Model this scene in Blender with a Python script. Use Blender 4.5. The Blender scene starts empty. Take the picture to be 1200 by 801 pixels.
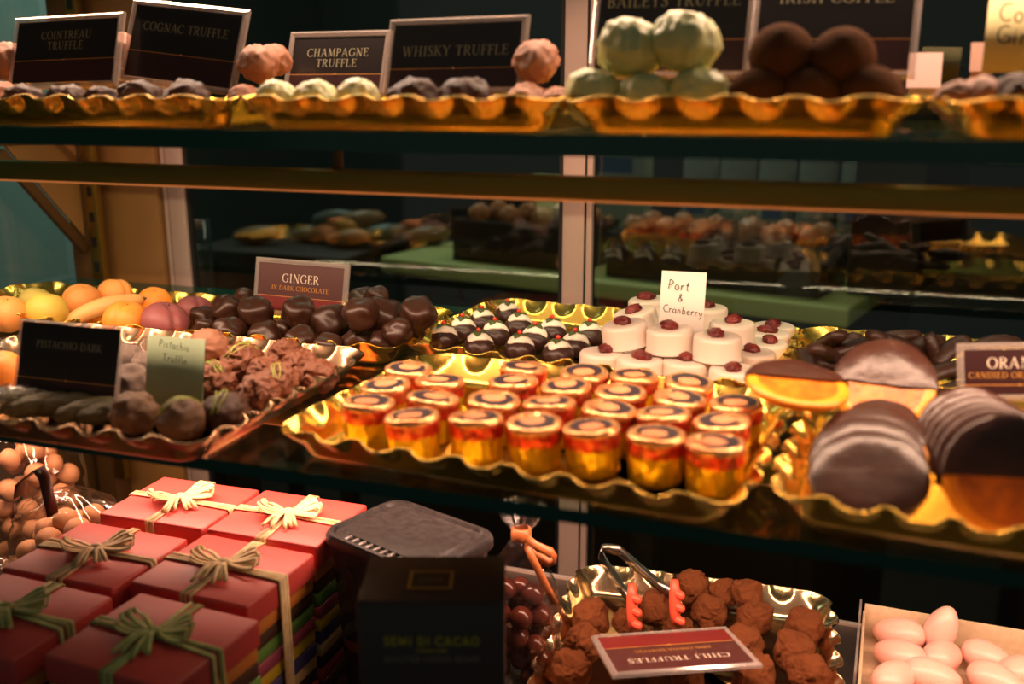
import bpy, bmesh, math, random
from mathutils import Vector, Matrix, noise

random.seed(11)
R = math.radians
SC = bpy.context.scene
COL = SC.collection
Z0 = 1.30                                  # height of the camera above the shop floor; scene heights below are given relative to it

# ------------------------------------------------------------------ camera, world, lights, exposure
F, YAW, PITCH = 1150.0, R(19.0), R(14.3)
cam_d = bpy.data.cameras.new('camera'); cam = bpy.data.objects.new('camera', cam_d); COL.objects.link(cam)
cam.location = (0, 0, Z0); cam.rotation_euler = (R(90) - PITCH, 0, YAW)
cam_d.sensor_width = 36; cam_d.lens = F / 1200 * 36; cam_d.clip_start = .02; cam_d.clip_end = 50
cam_d.dof.use_dof = True; cam_d.dof.focus_distance = .95; cam_d.dof.aperture_fstop = 3.6
SC.camera = cam

w = bpy.data.worlds.new('world'); SC.world = w; w.use_nodes = True
bg = w.node_tree.nodes['Background']; bg.inputs[0].default_value = (.95, 1.0, .86, 1); bg.inputs[1].default_value = .075

WARM = (1.0, .62, .41)
def area(name, loc, size, energy, col, rot=(0, 0, 0)):
    l = bpy.data.lights.new(name, 'AREA'); l.shape = 'RECTANGLE'; l.size, l.size_y = size; l.energy = energy; l.color = col
    o = bpy.data.objects.new(name, l); COL.objects.link(o); o.location = (loc[0], loc[1], loc[2] + Z0); o.rotation_euler = rot
    return o
BAR_Y = .66
area('led_light', (-.1, .770, .176), (1.6, .012), 6.6, WARM, (R(-6), 0, 0))
area('led_light', (-.1, BAR_Y, -.0760), (1.6, .012), 5.2, WARM, (R(8), 0, 0))
area('led_light', (-.1, .72, -.2905), (1.6, .012), 5.4, (1.0, .58, .40), (R(14), 0, 0))
area('fill_light', (-1.35, 2.1, 1.2), (.6, .6), 10, (.85, 1.0, .92))  # unseen fill lamp, added to brighten the teal wall
area('fill_light', (-.1, 1.95, 1.1), (.9, .4), 7, (1.0, .86, .66))  # unseen fill lamp, added to brighten the rear counter and packets
vs = SC.view_settings
vs.view_transform = 'Standard'; vs.look = 'None'; vs.exposure = 0.0; vs.gamma = 1.0; vs.use_curve_mapping = False

# ------------------------------------------------------------------ survey: photo pixel -> point in the place
_d = Vector((-math.sin(YAW) * math.cos(PITCH), math.cos(YAW) * math.cos(PITCH), -math.sin(PITCH)))
_r = Vector((math.cos(YAW), math.sin(YAW), 0)); _u = _r.cross(_d)
def ray(px, py): return _d + _r * ((px - 600) / F) + _u * ((400.5 - py) / F)
def onz(px, py, z): v = ray(px, py); return v * (z / v.z)
def ony(px, py, y): v = ray(px, py); return v * (y / v.y)
def px_of(p): return 600 + F * p.dot(_r) / p.dot(_d)

# ------------------------------------------------------------------ materials
def mat(name, col, rough=.5, metal=0., col2=None, nscale=20, bump=0., bscale=60, spec=.5, coat=0., emis=None, detail=4, sss=0., lo=.35, hi=.65):
    m = bpy.data.materials.new(name); m.use_nodes = True
    nt = m.node_tree; N, L = nt.nodes, nt.links; b = N['Principled BSDF']
    b.inputs['Base Color'].default_value = (*col, 1); b.inputs['Roughness'].default_value = rough
    b.inputs['Metallic'].default_value = metal; b.inputs['Specular IOR Level'].default_value = spec
    if coat: b.inputs['Coat Weight'].default_value = coat; b.inputs['Coat Roughness'].default_value = .08
    if sss:
        b.inputs['Subsurface Weight'].default_value = sss; b.inputs['Subsurface Radius'].default_value = (.006, .003, .0015); b.inputs['Subsurface Scale'].default_value = 1
    if emis: b.inputs['Emission Color'].default_value = (*emis[0], 1); b.inputs['Emission Strength'].default_value = emis[1]
    tc = N.new('ShaderNodeTexCoord')
    if col2:
        n = N.new('ShaderNodeTexNoise'); n.inputs['Scale'].default_value = nscale; n.inputs['Detail'].default_value = detail
        L.new(tc.outputs['Object'], n.inputs['Vector'])
        r = N.new('ShaderNodeValToRGB'); r.color_ramp.elements[0].position = lo; r.color_ramp.elements[1].position = hi
        r.color_ramp.elements[0].color = (*col, 1); r.color_ramp.elements[1].color = (*col2, 1)
        L.new(n.outputs['Fac'], r.inputs[0]); L.new(r.outputs[0], b.inputs['Base Color'])
    if bump:
        n = N.new('ShaderNodeTexNoise'); n.inputs['Scale'].default_value = bscale; n.inputs['Detail'].default_value = 5
        L.new(tc.outputs['Object'], n.inputs['Vector'])
        k = N.new('ShaderNodeBump'); k.inputs['Strength'].default_value = bump; k.inputs['Distance'].default_value = .002
        L.new(n.outputs['Fac'], k.inputs['Height']); L.new(k.outputs[0], b.inputs['Normal'])
    return m

def clear(name, tint=(1, 1, 1), rough=.02, ior=1.45, gain=1.0, bump=0., bscale=60, base=0., gcol=(1, 1, 1), diff=0.):
    m = bpy.data.materials.new(name); m.use_nodes = True
    nt = m.node_tree; N, L = nt.nodes, nt.links; N.remove(N['Principled BSDF']); out = N['Material Output']
    t = N.new('ShaderNodeBsdfTransparent'); t.inputs[0].default_value = (*tint, 1)
    g = N.new('ShaderNodeBsdfGlossy'); g.inputs['Roughness'].default_value = rough; g.inputs[0].default_value = (*gcol, 1)
    f = N.new('ShaderNodeLayerWeight'); f.inputs[0].default_value = .5
    pw = N.new('ShaderNodeMath'); pw.operation = 'POWER'; pw.inputs[1].default_value = 5.0; L.new(f.outputs['Facing'], pw.inputs[0])
    F0 = ((ior - 1) / (ior + 1)) ** 2; sch = N.new('ShaderNodeMath'); sch.operation = 'MULTIPLY_ADD'; sch.inputs[1].default_value = 1 - F0; sch.inputs[2].default_value = F0; L.new(pw.outputs[0], sch.inputs[0])
    ma = N.new('ShaderNodeMath'); ma.operation = 'MULTIPLY_ADD'; ma.inputs[1].default_value = gain; ma.inputs[2].default_value = base; ma.use_clamp = True
    L.new(sch.outputs[0], ma.inputs[0])
    mx = N.new('ShaderNodeMixShader'); L.new(ma.outputs[0], mx.inputs[0]); L.new(t.outputs[0], mx.inputs[1]); L.new(g.outputs[0], mx.inputs[2]); L.new(mx.outputs[0], out.inputs[0])
    if diff:
        df = N.new('ShaderNodeBsdfDiffuse'); df.inputs[0].default_value = (.75, .66, .62, 1); m2 = N.new('ShaderNodeMixShader'); m2.inputs[0].default_value = diff
        L.new(mx.outputs[0], m2.inputs[1]); L.new(df.outputs[0], m2.inputs[2]); L.new(m2.outputs[0], out.inputs[0])
    if bump:
        tc = N.new('ShaderNodeTexCoord'); n = N.new('ShaderNodeTexNoise'); n.inputs['Scale'].default_value = bscale; n.inputs['Detail'].default_value = 4
        L.new(tc.outputs['Object'], n.inputs['Vector']); k = N.new('ShaderNodeBump'); k.inputs['Strength'].default_value = bump; k.inputs['Distance'].default_value = .004
        L.new(n.outputs['Fac'], k.inputs['Height']); L.new(k.outputs[0], g.inputs['Normal']); L.new(k.outputs[0], f.inputs['Normal'])
    return m

GOLD = mat('gold_foil', (.76, .45, .065), .24, 1, bump=.03, bscale=30)
GOLD2 = mat('bright_gold_foil', (.95, .62, .13), .26, 1, bump=.03, bscale=30)
BRONZE = mat('bronze_foil', (.62, .40, .24), .26, 1, bump=.03, bscale=30)
CHAMP = mat('champagne_foil', (.80, .60, .36), .22, 1, bump=.25, bscale=40)
BRASS = mat('brass_anodised', (.36, .24, .05), .42, 1)
BRASSD = mat('brown_anodised', (.13, .065, .020), .5, .4)
ALU = mat('rose_aluminium', (.62, .46, .40), .42, .35)
BLACK = mat('black_rubber', (.008, .008, .008), .5)
WOODP = mat('tan_panel', (.30, .155, .045), .5, col2=(.25, .12, .035), nscale=9)
DECK = mat('deck_wood', (.045, .026, .016), .3, col2=(.035, .020, .012), nscale=14)
GLASS = clear('shelf_glass', (.80, .92, .86), .01, 1.5)
DGLASS = clear('door_glass', (.66, .74, .70), .02, 1.5, 1.6)
GEDGE = mat('glass_edge', (.008, .065, .052), .15, spec=.6)
ACRYL = clear('clear_acrylic', (.92, .88, .86), .12, 1.5, 1.8, base=.08, diff=.20)
FILM = clear('clear_film', (.95, .94, .93), .18, 1.45, .35)
CELLO = clear('cellophane', (.96, .95, .94), .09, 1.45, 1.2, bump=.8, bscale=45, base=.05)
CARDK = mat('card_black', (.013, .009, .010), .35)
CARDR = mat('card_dark_red', (.040, .008, .010), .4)
CARDM = mat('card_maroon', (.085, .024, .022), .42)
CARDB = mat('card_red', (.20, .018, .016), .42)
PR_W = mat('print_cream', (.80, .70, .60), .5)
PR_D = mat('print_dull_green', (.36, .36, .25), .5)
PR_G = mat('print_gold', (.62, .30, .06), .45)
PR_Y = mat('print_yellow', (.50, .40, .02), .5)
INK = mat('black_ink', (.01, .01, .012), .5)
PAPW = mat('paper_white', (.80, .74, .68), .7)
PAPG = mat('paper_green', (.34, .44, .27), .7)
PAPY = mat('paper_yellow', (.55, .50, .24), .7)
DARKCH = mat('dark_chocolate', (.056, .022, .012), .42, bump=.25, bscale=120, spec=.3)
GINGCH = mat('ginger_chocolate', (.040, .014, .007), .36, bump=.04, bscale=90, spec=.5)
DIPCH = mat('dip_chocolate', (.062, .022, .014), .30, col2=(.045, .016, .010), nscale=60, bump=.6, bscale=45)
PEELCH = mat('peel_chocolate', (.036, .013, .008), .42, bump=.5, bscale=160)
MILKCH = mat('milk_chocolate', (.20, .065, .028), .45, col2=(.15, .048, .02), nscale=40, bump=.3, bscale=120)
MILKP = mat('pale_milk_chocolate', (.42, .19, .11), .42, col2=(.33, .14, .08), nscale=40, bump=.3, bscale=120)
PISTD = mat('pistachio_dusted_chocolate', (.040, .020, .010), .5, col2=(.15, .19, .035), nscale=90, bump=.4, bscale=160, lo=.5, hi=.66)
GREYT = mat('sugared_chocolate', (.10, .06, .045), .45, col2=(.34, .26, .22), nscale=130, bump=.6, bscale=200)
COCOA = mat('cocoa_powder', (.32, .105, .038), .95, col2=(.21, .062, .021), nscale=55, bump=.8, bscale=220, spec=.1)
COCOAB = mat('cocoa_ball', (.15, .062, .023), .9, col2=(.115, .045, .016), nscale=50, bump=.5, bscale=260, spec=.1)
GREENT = mat('green_white_chocolate', (.54, .62, .25), .38, col2=(.70, .72, .38), nscale=50, bump=.1, sss=.15)
PALEG = mat('pale_green_chocolate', (.74, .78, .46), .38, col2=(.66, .70, .38), nscale=50, bump=.1, sss=.15)
DRIZ = mat('green_drizzle', (.30, .36, .06), .4)
WHITEC = mat('white_chocolate', (.72, .60, .51), .34, bump=.08, bscale=70, sss=.1)
CRAN = mat('dried_cranberry', (.20, .014, .010), .3, col2=(.09, .006, .005), nscale=160, bump=1., bscale=200)
ICING = mat('white_icing', (.88, .80, .66), .35, sss=.1)
HOLLY = mat('holly_green', (.07, .10, .025), .45)
BERRY = mat('red_berry', (.70, .045, .02), .3)
FOILY = mat('yellow_foil', (.98, .66, .03), .30, .7, col2=(.80, .58, .02), nscale=120, bump=1., bscale=75)
FOILR = mat('red_foil', (.66, .06, .03), .28, .7, col2=(.95, .36, .12), nscale=95, bump=1., bscale=90, lo=.45, hi=.7)  # gold noise in the colour imitates glints on the red foil
FOILP = mat('pale_gold_foil', (.96, .56, .24), .28, .75, col2=(.90, .34, .13), nscale=80, bump=1., bscale=90)
CREST = mat('dark_print', (.035, .022, .03), .4)
PEACHP = mat('peach_print', (.60, .22, .10), .4, col2=(.75, .34, .16), nscale=120)
ORANGEM = mat('orange_marzipan', (.90, .33, .035), .5, col2=(.86, .26, .03), nscale=30, bump=.15, bscale=200, sss=.2)
PEACHM = mat('peach_marzipan', (.84, .30, .075), .5, col2=(.86, .40, .10), nscale=26, bump=.15, bscale=200, sss=.2)
YELLM = mat('yellow_marzipan', (.80, .52, .07), .5, col2=(.62, .50, .10), nscale=28, bump=.15, bscale=200, sss=.2)
BANM = mat('banana_marzipan', (.86, .50, .17), .5, col2=(.84, .42, .13), nscale=26, sss=.2)
PLUMM = mat('plum_marzipan', (.30, .09, .085), .48, col2=(.24, .065, .07), nscale=40, bump=.15, bscale=200)
RIND = mat('orange_rind', (.95, .36, .02), .35, col2=(.90, .30, .015), nscale=60, bump=.3, bscale=160, sss=.25)
FLESH = mat('orange_flesh', (.80, .22, .015), .3, col2=(.50, .12, .012), nscale=110, bump=.7, bscale=180)
REDP = mat('red_paper', (.62, .075, .062), .42, col2=(.58, .066, .056), nscale=8)
RAFF = mat('raffia', (.80, .62, .34), .6, col2=(.62, .42, .19), nscale=130)
RAFFG = mat('green_lit_raffia', (.52, .52, .19), .6, col2=(.38, .40, .12), nscale=130)  # natural raffia with the greenish light of the front put into its colour
TUBP = mat('smoked_plastic', (.055, .045, .045), .22, coat=.5)
LIDP = mat('grey_lid_plastic', (.030, .026, .026), .36, col2=(.018, .015, .015), nscale=160, spec=.25)
CARTON = mat('dark_brown_carton', (.046, .030, .024), .38)
STEEL = mat('steel', (.40, .37, .34), .25, 1)
REDTIP = mat('red_tip', (.85, .10, .05), .4)
ORIB = mat('copper_ribbon', (.42, .12, .035), .4)
BRIB = mat('brown_ribbon', (.10, .025, .012), .35)
NUT = mat('cocoa_dusted_nut', (.50, .24, .11), .6, col2=(.40, .17, .075), nscale=60, bump=.3, bscale=150)
CHBALL = mat('chocolate_ball', (.085, .018, .009), .20)
PINK = mat('pink_sugar', (.86, .50, .42), .33, col2=(.82, .40, .34), nscale=30, sss=.15)
KRAFT = mat('kraft_board', (.62, .45, .30), .7, col2=(.54, .38, .24), nscale=120)
TEAL = mat('teal_paint', (.22, .36, .32), .7, col2=(.20, .32, .29), nscale=3)
DARKW = mat('dark_wall', (.012, .014, .011), .7, col2=(.022, .016, .010), nscale=3)
FLOORM = mat('floor_tile', (.035, .030, .027), .6, col2=(.028, .024, .022), nscale=6)
GBOARD = mat('pale_green_board', (.56, .58, .22), .45)
CRATE = mat('dark_crate', (.035, .017, .010), .5, bump=.6, bscale=60)
AMBER = mat('amber_sweet', (.55, .17, .05), .3, col2=(.70, .30, .16), nscale=30)
PAK = mat('grey_packet', (.34, .36, .32), .6, col2=(.28, .31, .29), nscale=20)
BLUEP = mat('blue_packet', (.03, .10, .28), .4)
LEDM = mat('led_diffuser', (.9, .5, .25), .5, emis=((1, .30, .07), .28))
LABELW = mat('white_label', (.62, .52, .47), .6)

# ------------------------------------------------------------------ mesh helpers
def mesh(name, V, Fc, mats, smooth=True, mi=None):
    me = bpy.data.meshes.new(name); me.from_pydata([tuple(v) for v in V], [], Fc); me.update()
    if not isinstance(mats, (list, tuple)): mats = [mats]
    for m in mats: me.materials.append(m)
    if smooth: me.polygons.foreach_set('use_smooth', [True] * len(me.polygons))
    if mi: me.polygons.foreach_set('material_index', mi)
    return me
def bmesh_done(bm, name, m, smooth=True, ang=None):
    me = bpy.data.meshes.new(name); bm.to_mesh(me); bm.free()
    for x in (m if isinstance(m, (list, tuple)) else [m]): me.materials.append(x)
    if smooth: me.polygons.foreach_set('use_smooth', [True] * len(me.polygons))
    if smooth and ang: me.set_sharp_from_angle(angle=R(ang))
    return me
def top(name, data, label, cat, loc=(0, 0, 0), rot=(0, 0, 0), group=None, kind=None, scale=None):
    o = bpy.data.objects.new(name, data); COL.objects.link(o)
    o.location = (loc[0], loc[1], loc[2] + Z0); o.rotation_euler = rot
    if scale: o.scale = scale
    if kind: o['kind'] = kind
    if label: o['label'] = label
    if cat: o['category'] = cat
    if group: o['group'] = group
    return o
def topm(name, data, label, cat, M, group=None):
    o = top(name, data, label, cat, (0, 0, 0), group=group)
    M = M.copy(); M.translation.z += Z0; o.matrix_world = M
    return o
def part(name, data, parent, loc=(0, 0, 0), rot=(0, 0, 0), scale=None, label=None, kind=None):
    o = bpy.data.objects.new(name, data); COL.objects.link(o); o.parent = parent
    o.location = loc; o.rotation_euler = rot
    if scale: o.scale = scale
    if label: o['label'] = label
    if kind: o['kind'] = kind
    return o
_rb = {}
def rbox(sx, sy, sz, m, r=.001, seg=2, key='box'):
    """bevelled box standing on z=0, centred in x and y"""
    k = (round(sx, 5), round(sy, 5), round(sz, 5), r, seg, tuple(x.name for x in m) if isinstance(m, list) else m.name)
    if k in _rb: return _rb[k]
    bm = bmesh.new(); bmesh.ops.create_cube(bm, size=1)
    for v in bm.verts: v.co = Vector((v.co.x * sx, v.co.y * sy, (v.co.z + .5) * sz))
    if r > 0: bmesh.ops.bevel(bm, geom=bm.edges[:], offset=r, segments=seg, affect='EDGES', profile=.5)
    _rb[k] = bmesh_done(bm, key, m, True, 40); return _rb[k]
def lathe(name, prof, m, seg=32, mi=None, smooth=True):
    V, Fc, I = [], [], []
    for r, z in prof:
        for i in range(seg): a = 2 * math.pi * i / seg; V.append((r * math.cos(a), r * math.sin(a), z))
    for j in range(len(prof) - 1):
        for i in range(seg):
            Fc.append((j * seg + i, j * seg + (i + 1) % seg, (j + 1) * seg + (i + 1) % seg, (j + 1) * seg + i)); I.append(mi[j] if mi else 0)
    return mesh(name, V, Fc, m, smooth, I)
def tube_vf(path, rad, seg=8, flat=1.0, V=None, Fc=None):
    V = [] if V is None else V; Fc = [] if Fc is None else Fc; n = len(path); b0 = len(V)
    for i, p in enumerate(path):
        p = Vector(p); t = (Vector(path[min(i + 1, n - 1)]) - Vector(path[max(i - 1, 0)])).normalized()
        s = t.cross(Vector((0, 0, 1)))
        if s.length < .05: s = t.cross(Vector((0, 1, 0)))
        s.normalize(); q = s.cross(t); r = rad[i] if isinstance(rad, (list, tuple)) else rad
        for k in range(seg): a = 2 * math.pi * k / seg; V.append(p + s * math.cos(a) * r + q * math.sin(a) * r * flat)
    for i in range(n - 1):
        for k in range(seg): Fc.append((b0 + i * seg + k, b0 + i * seg + (k + 1) % seg, b0 + (i + 1) * seg + (k + 1) % seg, b0 + (i + 1) * seg + k))
    Fc.append(tuple(b0 + k for k in range(seg))[::-1]); Fc.append(tuple(b0 + (n - 1) * seg + k for k in range(seg)))
    return V, Fc
def strip_vf(path, side, wd, V, Fc, th=.0004):
    """flat ribbon of width wd with a little thickness along a path; side is a vector or a list of vectors"""
    b0 = len(V); n = len(path)
    for i, p in enumerate(path):
        p = Vector(p); s = Vector(side[i] if isinstance(side, list) else side).normalized(); ww = wd[i] if isinstance(wd, list) else wd
        t = (Vector(path[min(i + 1, n - 1)]) - Vector(path[max(i - 1, 0)])).normalized(); nn = t.cross(s).normalized() * th
        V += [p - s * ww / 2 - nn, p + s * ww / 2 - nn, p + s * ww / 2 + nn, p - s * ww / 2 + nn]
    for i in range(n - 1):
        a = b0 + 4 * i
        for k in range(4): Fc.append((a + k, a + (k + 1) % 4, a + 4 + (k + 1) % 4, a + 4 + k))
    Fc.append((b0, b0 + 3, b0 + 2, b0 + 1)); e = b0 + 4 * (n - 1); Fc.append((e, e + 1, e + 2, e + 3))
def blob(name, m, fn, sub=4):
    bm = bmesh.new(); bmesh.ops.create_icosphere(bm, subdivisions=sub, radius=1)
    for v in bm.verts: v.co = fn(v.co.normalized())
    return bmesh_done(bm, name, m)
def nz(p, s, o): return noise.noise(p * s + Vector((o, o * 1.7, -o)))
def rdg(p, s, o): return 1 - 2 * abs(nz(p, s, o))

# ------------------------------------------------------------------ lettering: a small stroke alphabet (thick and thin strokes with serifs)
def arc(cx, cy, rx, ry, a0, a1, n=14, wmin=.055, wmax=.15):
    o = []
    for i in range(n + 1):
        a = R(a0 + (a1 - a0) * i / n); o.append((cx + rx * math.cos(a), cy + ry * math.sin(a), wmin + (wmax - wmin) * abs(math.cos(a)) ** 1.3))
    return o
TK, TN = .14, .055
def st(x, y0=0, y1=1, w=TK): return [(x, y0, w), (x, y1, w)]
def sf(x, y, h=.13): return [(x - h, y, TN), (x + h, y, TN)]
def ln(x0, y0, x1, y1, w=TN): return [(x0, y0, w), (x1, y1, w)]
y0_, y1_ = .027, .973
G = {
 'A': (.86, [ln(.1, 0, .42, 1, .07), ln(.42, 1, .74, 0, TK), ln(.22, .33, .6, .33), sf(.1, y0_, .1), sf(.75, y0_, .11)]),
 'B': (.70, [st(.16), sf(.14, y0_, .1), sf(.14, y1_, .1), arc(.22, .74, .33, .235, 90, -90), arc(.22, .265, .38, .24, 90, -90), ln(.16, .505, .3, .505), ln(.1, y1_, .25, y1_), ln(.1, y0_, .25, y0_)]),
 'C': (.80, [arc(.46, .5, .38, .475, 48, 312, 20), ln(.74, .72, .74, .95), ln(.74, .08, .74, .25)]),
 'D': (.84, [st(.16), ln(.05, y1_, .35, y1_), ln(.05, y0_, .35, y0_), arc(.33, .5, .42, .474, 90, -90, 18)]),
 'E': (.66, [st(.16), ln(.05, y1_, .58, y1_), ln(.05, y0_, .6, y0_), ln(.16, .52, .46, .52), ln(.57, .8, .57, 1), ln(.6, 0, .6, .22), ln(.46, .42, .46, .62)]),
 'F': (.60, [st(.16), sf(.16, y0_), ln(.05, y1_, .56, y1_), ln(.16, .52, .44, .52), ln(.56, .8, .56, 1), ln(.44, .42, .44, .62)]),
 'G': (.86, [arc(.46, .5, .38, .475, 48, 320, 20), ln(.74, .72, .74, .95), st(.74, .08, .42, .12), ln(.6, .42, .86, .42)]),
 'H': (.88, [st(.18), st(.70), sf(.18, y0_), sf(.18, y1_), sf(.70, y0_), sf(.70, y1_), ln(.18, .52, .7, .52)]),
 'I': (.40, [st(.2), sf(.2, y0_), sf(.2, y1_)]),
 'K': (.80, [st(.16), sf(.16, y0_), sf(.16, y1_), ln(.2, .45, .64, 1, .06), ln(.32, .58, .72, 0, .13), sf(.64, y1_, .1), sf(.72, y0_, .1)]),
 'L': (.64, [st(.16), sf(.16, y1_), ln(.05, y0_, .58, y0_), ln(.58, 0, .58, .24)]),
 'M': (1.0, [ln(.14, 0, .18, 1, .06), ln(.18, 1, .5, .05, TK), ln(.5, .05, .82, 1, .06), ln(.82, 1, .87, 0, TK), sf(.14, y0_, .1), sf(.87, y0_, .12), ln(.06, y1_, .2, y1_), ln(.8, y1_, .94, y1_)]),
 'N': (.88, [st(.15, 0, 1, .06), ln(.15, 1, .72, 0, TK), st(.72, 0, 1, .06), sf(.15, y0_, .1), sf(.72, y1_, .1), ln(.05, y1_, .18, y1_)]),
 'O': (.90, [arc(.45, .5, .38, .475, 0, 360, 28)]),
 'P': (.66, [st(.16), sf(.16, y0_), ln(.05, y1_, .3, y1_), arc(.26, .72, .32, .25, 90, -90), ln(.16, .47, .28, .47)]),
 'R': (.76, [st(.16), sf(.16, y0_), ln(.05, y1_, .3, y1_), arc(.26, .74, .31, .235, 90, -90), ln(.16, .5, .28, .5), ln(.34, .5, .68, 0, .13), sf(.69, y0_, .07)]),
 'S': (.58, [[(.50, .80, .05), (.42, .93, .06), (.28, .975, .07), (.13, .90, .12), (.10, .76, .14), (.18, .62, .14), (.36, .48, .15), (.47, .34, .14), (.47, .18, .13), (.38, .06, .08), (.24, .025, .07), (.12, .08, .06), (.07, .22, .05)], ln(.5, .75, .5, .98), ln(.07, .02, .07, .26)]),
 'T': (.74, [st(.37), sf(.37, y0_), ln(.05, y1_, .69, y1_), ln(.06, .78, .06, 1), ln(.68, .78, .68, 1)]),
 'U': (.86, [[(.17, 1, TK), (.17, .4, TK), (.2, .2, .13), (.3, .06, .09), (.45, .027, .06), (.6, .07, .06), (.68, .2, .06), (.7, .4, .06), (.7, 1, .06)], sf(.17, y1_), sf(.7, y1_, .1)]),
 'W': (1.12, [ln(.1, 1, .34, 0, TK), ln(.34, 0, .56, .95, .06), ln(.52, 1, .78, 0, TK), ln(.78, 0, 1.0, 1, .06), sf(.1, y1_), sf(.54, y1_, .1), sf(1.0, y1_, .1)]),
 'Y': (.80, [ln(.1, 1, .4, .48, TK), ln(.4, .48, .7, 1, .06), st(.4, 0, .5), sf(.4, y0_), sf(.1, y1_), sf(.7, y1_, .1)]),
 '1': (.44, [st(.24), sf(.24, y0_), ln(.08, .8, .24, .97)]),
 '0': (.64, [arc(.32, .5, .24, .475, 0, 360, 24)]),
 '%': (.90, [arc(.22, .75, .15, .22, 0, 360, 16), arc(.68, .25, .15, .22, 0, 360, 16), ln(.2, 0, .7, 1)]),
}
h_ = .075
def hw(*pts): return [(x, y, h_) for x, y in pts]
def ha(cx, cy, rx, ry, a0, a1, n=12): return [(cx + rx * math.cos(R(a0 + (a1 - a0) * i / n)), cy + ry * math.sin(R(a0 + (a1 - a0) * i / n)), h_) for i in range(n + 1)]
HW = {
 'P': (.62, [hw((.12, 0), (.14, .5), (.16, 1)), ha(.2, .74, .34, .25, 100, -110)]),
 'T': (.7, [hw((.0, .93), (.66, 1)), hw((.34, .96), (.3, 0))]),
 'C': (.66, [ha(.42, .5, .36, .48, 60, 310)]),
 'G': (.72, [ha(.42, .5, .36, .48, 60, 330), hw((.42, .42), (.74, .42), (.72, .05))]),
 'i': (.24, [hw((.1, .55), (.12, 0)), hw((.12, .72), (.14, .78))]),
 's': (.42, [hw((.36, .5), (.2, .56), (.08, .46), (.2, .3), (.34, .16), (.24, .02), (.04, .06))]),
 't': (.40, [hw((.2, .9), (.18, .1), (.32, .0)), hw((.02, .58), (.38, .62))]),
 'a': (.52, [ha(.22, .27, .2, .27, 60, 400), hw((.42, .55), (.42, .1), (.5, 0))]),
 'c': (.46, [ha(.26, .27, .22, .27, 50, 310)]),
 'h': (.50, [hw((.08, 1), (.08, 0)), hw((.08, .35), (.2, .54), (.34, .5), (.38, .3), (.38, 0))]),
 'o': (.50, [ha(.24, .27, .2, .27, 90, 450)]),
 'r': (.40, [hw((.08, .55), (.08, 0)), hw((.08, .32), (.2, .52), (.36, .54))]),
 'u': (.52, [hw((.06, .55), (.06, .15), (.18, .0), (.34, .1), (.4, .3), (.4, .55)), hw((.4, .3), (.42, .02))]),
 'f': (.40, [hw((.38, .9), (.26, 1), (.18, .85), (.16, 0)), hw((.02, .52), (.36, .55))]),
 'l': (.24, [hw((.1, 1), (.1, .05), (.18, 0))]),
 'e': (.48, [hw((.06, .28), (.4, .32), (.38, .46), (.24, .56), (.1, .46), (.06, .25), (.14, .05), (.28, 0), (.42, .1))]),
 'n': (.52, [hw((.08, .55), (.08, 0)), hw((.08, .35), (.2, .54), (.34, .5), (.38, .3), (.4, 0))]),
 'b': (.50, [hw((.08, 1), (.08, 0)), ha(.22, .26, .18, .26, 140, -140)]),
 'y': (.50, [hw((.06, .55), (.1, .25), (.22, .15), (.36, .25)), hw((.42, .55), (.36, .0), (.24, -.35), (.06, -.3))]),
 'g': (.50, [ha(.22, .3, .18, .25, 30, 390), hw((.4, .55), (.38, -.1), (.24, -.34), (.06, -.25))]),
 '&': (.62, [hw((.58, .1), (.2, .62), (.2, .86), (.34, .92), (.4, .76), (.12, .34), (.14, .08), (.32, .02), (.52, .36))]),
}
def text_mesh(s, h, m, serif=True, hand=False, track=.08, bold=1.0, y=0.):
    V, Fc = [], []; font = HW if hand else G; x = 0.
    wtot = sum((.45 if c == ' ' else font[c][0] + track) for c in s) - track
    k = 0
    for c in s:
        if c == ' ': x += .45; continue
        wd, strokes = font[c]
        for q in strokes:
            if not serif and len(q) == 2 and q[0][2] == TN and q[0][1] == q[1][1] and abs(q[1][0] - q[0][0]) < .27 and c not in 'EFAHGBDPR': continue
            b0 = len(V); n = len(q)
            for i, (px, py, pw) in enumerate(q):
                if not serif: pw = .17
                pw *= bold
                a = q[max(i - 1, 0)]; b = q[min(i + 1, n - 1)]; t = Vector((b[0] - a[0], b[1] - a[1], 0)); t.normalize()
                nx, ny = -t.y * pw / 2, t.x * pw / 2
                e = y - .00002 * (k % 5)
                V.append(((x + px + nx - wtot / 2) * h, e, (py + ny) * h)); V.append(((x + px - nx - wtot / 2) * h, e, (py - ny) * h))
            for i in range(n - 1): Fc.append((b0 + 2 * i, b0 + 2 * i + 1, b0 + 2 * i + 3, b0 + 2 * i + 2))
            k += 1
        x += wd + track
    return mesh('lettering', V, Fc, m, False)

# ------------------------------------------------------------------ the room
fl = top('floor', rbox(6, 6, .05, FLOORM, 0), 'dark shop floor', None, (0, 1.0, -Z0 - .05), kind='structure')
wl = top('wall_left', rbox(.1, 4.45, 3.0, TEAL, 0), 'teal painted wall left of the display case', None, (-2.05, .225, -Z0), kind='structure')
wr = top('wall_rear', rbox(.1, 1.2, 3.0, DARKW, 0), 'dark wall stretch left of the counter', None, (-2.05, 3.05, -Z0), kind='structure')
wb = top('wall_back', rbox(6, .1, 3.0, DARKW, 0), 'dark wall behind the counter', None, (0, 3.6, -Z0), kind='structure')

wr2 = top('wall_right', rbox(.1, 3.2, 3.0, DARKW, 0), 'dark wall right of the counter', None, (2.3, 2.4, -Z0), kind='structure')
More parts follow.
